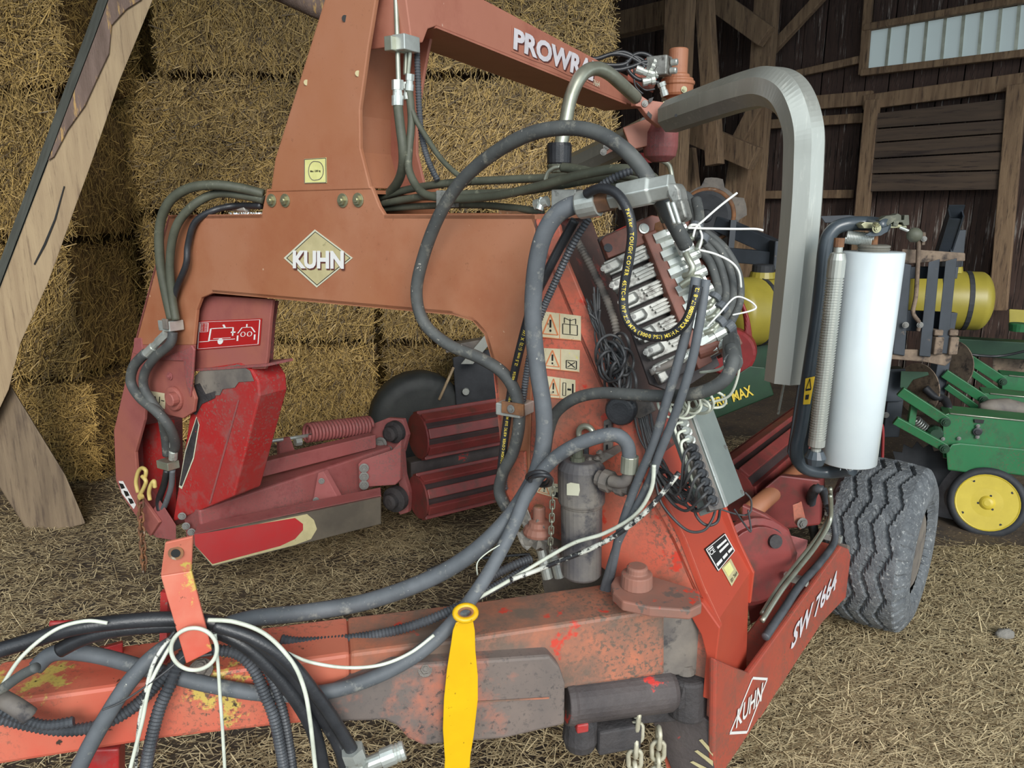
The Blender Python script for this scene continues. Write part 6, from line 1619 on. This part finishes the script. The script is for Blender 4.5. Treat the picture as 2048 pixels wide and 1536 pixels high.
tank(1890, 600, 6.5, .5, .25, V((.9, -.3, 0)))
ob('yellow_hopper', loft(PQ([(2018, 618), (2120, 624), (2120, 668), (2018, 650)], 6.9), PQ([(2018, 618), (2120, 624), (2120, 668), (2018, 650)], 7.2)), M['tank'], PL, bev=.01)
# dark folding wing left of the arm
ob('wing_tube', bar(P(1436, 446, 6.9), P(1560, 500, 6.5), .13, .13), M['darksteel'], PL, bev=.006)
ob('wing_beam', bar(P(1440, 508, 6.7), P(1575, 520, 6.4), .10, .12), M['darksteel'], PL, bev=.006)
ob('wing_strut', bar(P(1466, 440, 6.7), P(1460, 505, 6.7), .05, .05), M['darksteel'], PL)
ob('wing_hinge', box(P(1556, 510, 6.4), V((1, 0, 0)), V((0, 1, 0)), ZUP, .06, .08, .12), M['darksteel'], PL, bev=.01)
ob('tank_saddle', loft(PQ([(1470, 660), (1560, 655), (1550, 700), (1530, 760), (1490, 740)], 6.3), PQ([(1470, 660), (1560, 655), (1550, 700), (1530, 760), (1490, 740)], 6.5)), M['darkgreen'], PL, bev=.01)
tbq = [(1400, 800), (1400, 850), (1548, 790), (1530, 735), (1500, 732)]
tb_ = ob('lettered_toolbar', loft(PQ(tbq, 5.7), PQ(tbq, 5.95)), M['darkgreen'], PL, bev=.008)
text_quad('DEERE  MAX', [P(1402, 826, 5.69), P(1508, 790, 5.69), P(1500, 770, 5.69), P(1400, 806, 5.69)], M['yellowprint'], tb_, bold=.02)
ob('hose_reel', lathe([(0, .17), (.02, .19), (.14, .19), (.16, .17)], P(1465, 700, 5.9), V((-.4, -1, 0)), 24), M['redhose'], PL, smooth=False)
for k in range(5):
    ob('red_hose', tube(spline([P(1478 + k * 3, 590 + k * 10, 5.85), P(1496 - k, 640 + k * 6, 5.8), P(1500 - k * 2, 690, 5.8), P(1482 - k * 3, 730, 5.8), P(1486 + k * 4, 780, 5.75), P(1494 + k * 2 - 6, 806, 5.75)], 6), .013, 6), M['redhose'], PL, smooth=True)
# coulter wheel hub beside the post
FW = root('flywheel', 'dark round plate with tan rim and notched guard hanging beside the barn post', 'wheel', P(1420, 470, 6.9))
fa = V((-.25, -1, 0))
ob('wheel_plate', lathe([(0, .22), (.02, .22), (.03, .19), (.02, .06), (.05, .05), (.06, .03)], P(1412, 432, 6.9), fa, 32), M['tyreside'], FW, smooth=False)
ob('wheel_rim', tube([P(1414, 432, 6.9) + (axes_of(fa)[1] * math.cos(a) + axes_of(fa)[2] * math.sin(a)) * .23 for a in [2 * math.pi * k / 32 for k in range(32)]], .022, 8, True), M['rust'], FW, smooth=True)
gv = []
for k in range(40):
    a = 2 * math.pi * k / 40
    gv.append(P(1418, 430, 7.0) + (axes_of(fa)[1] * math.cos(a) + axes_of(fa)[2] * math.sin(a)) * (.33 if (k // 4) % 2 else .27))
ob('notched_guard', prism(gv, fa * -.02), M['dusty_grey'], FW)
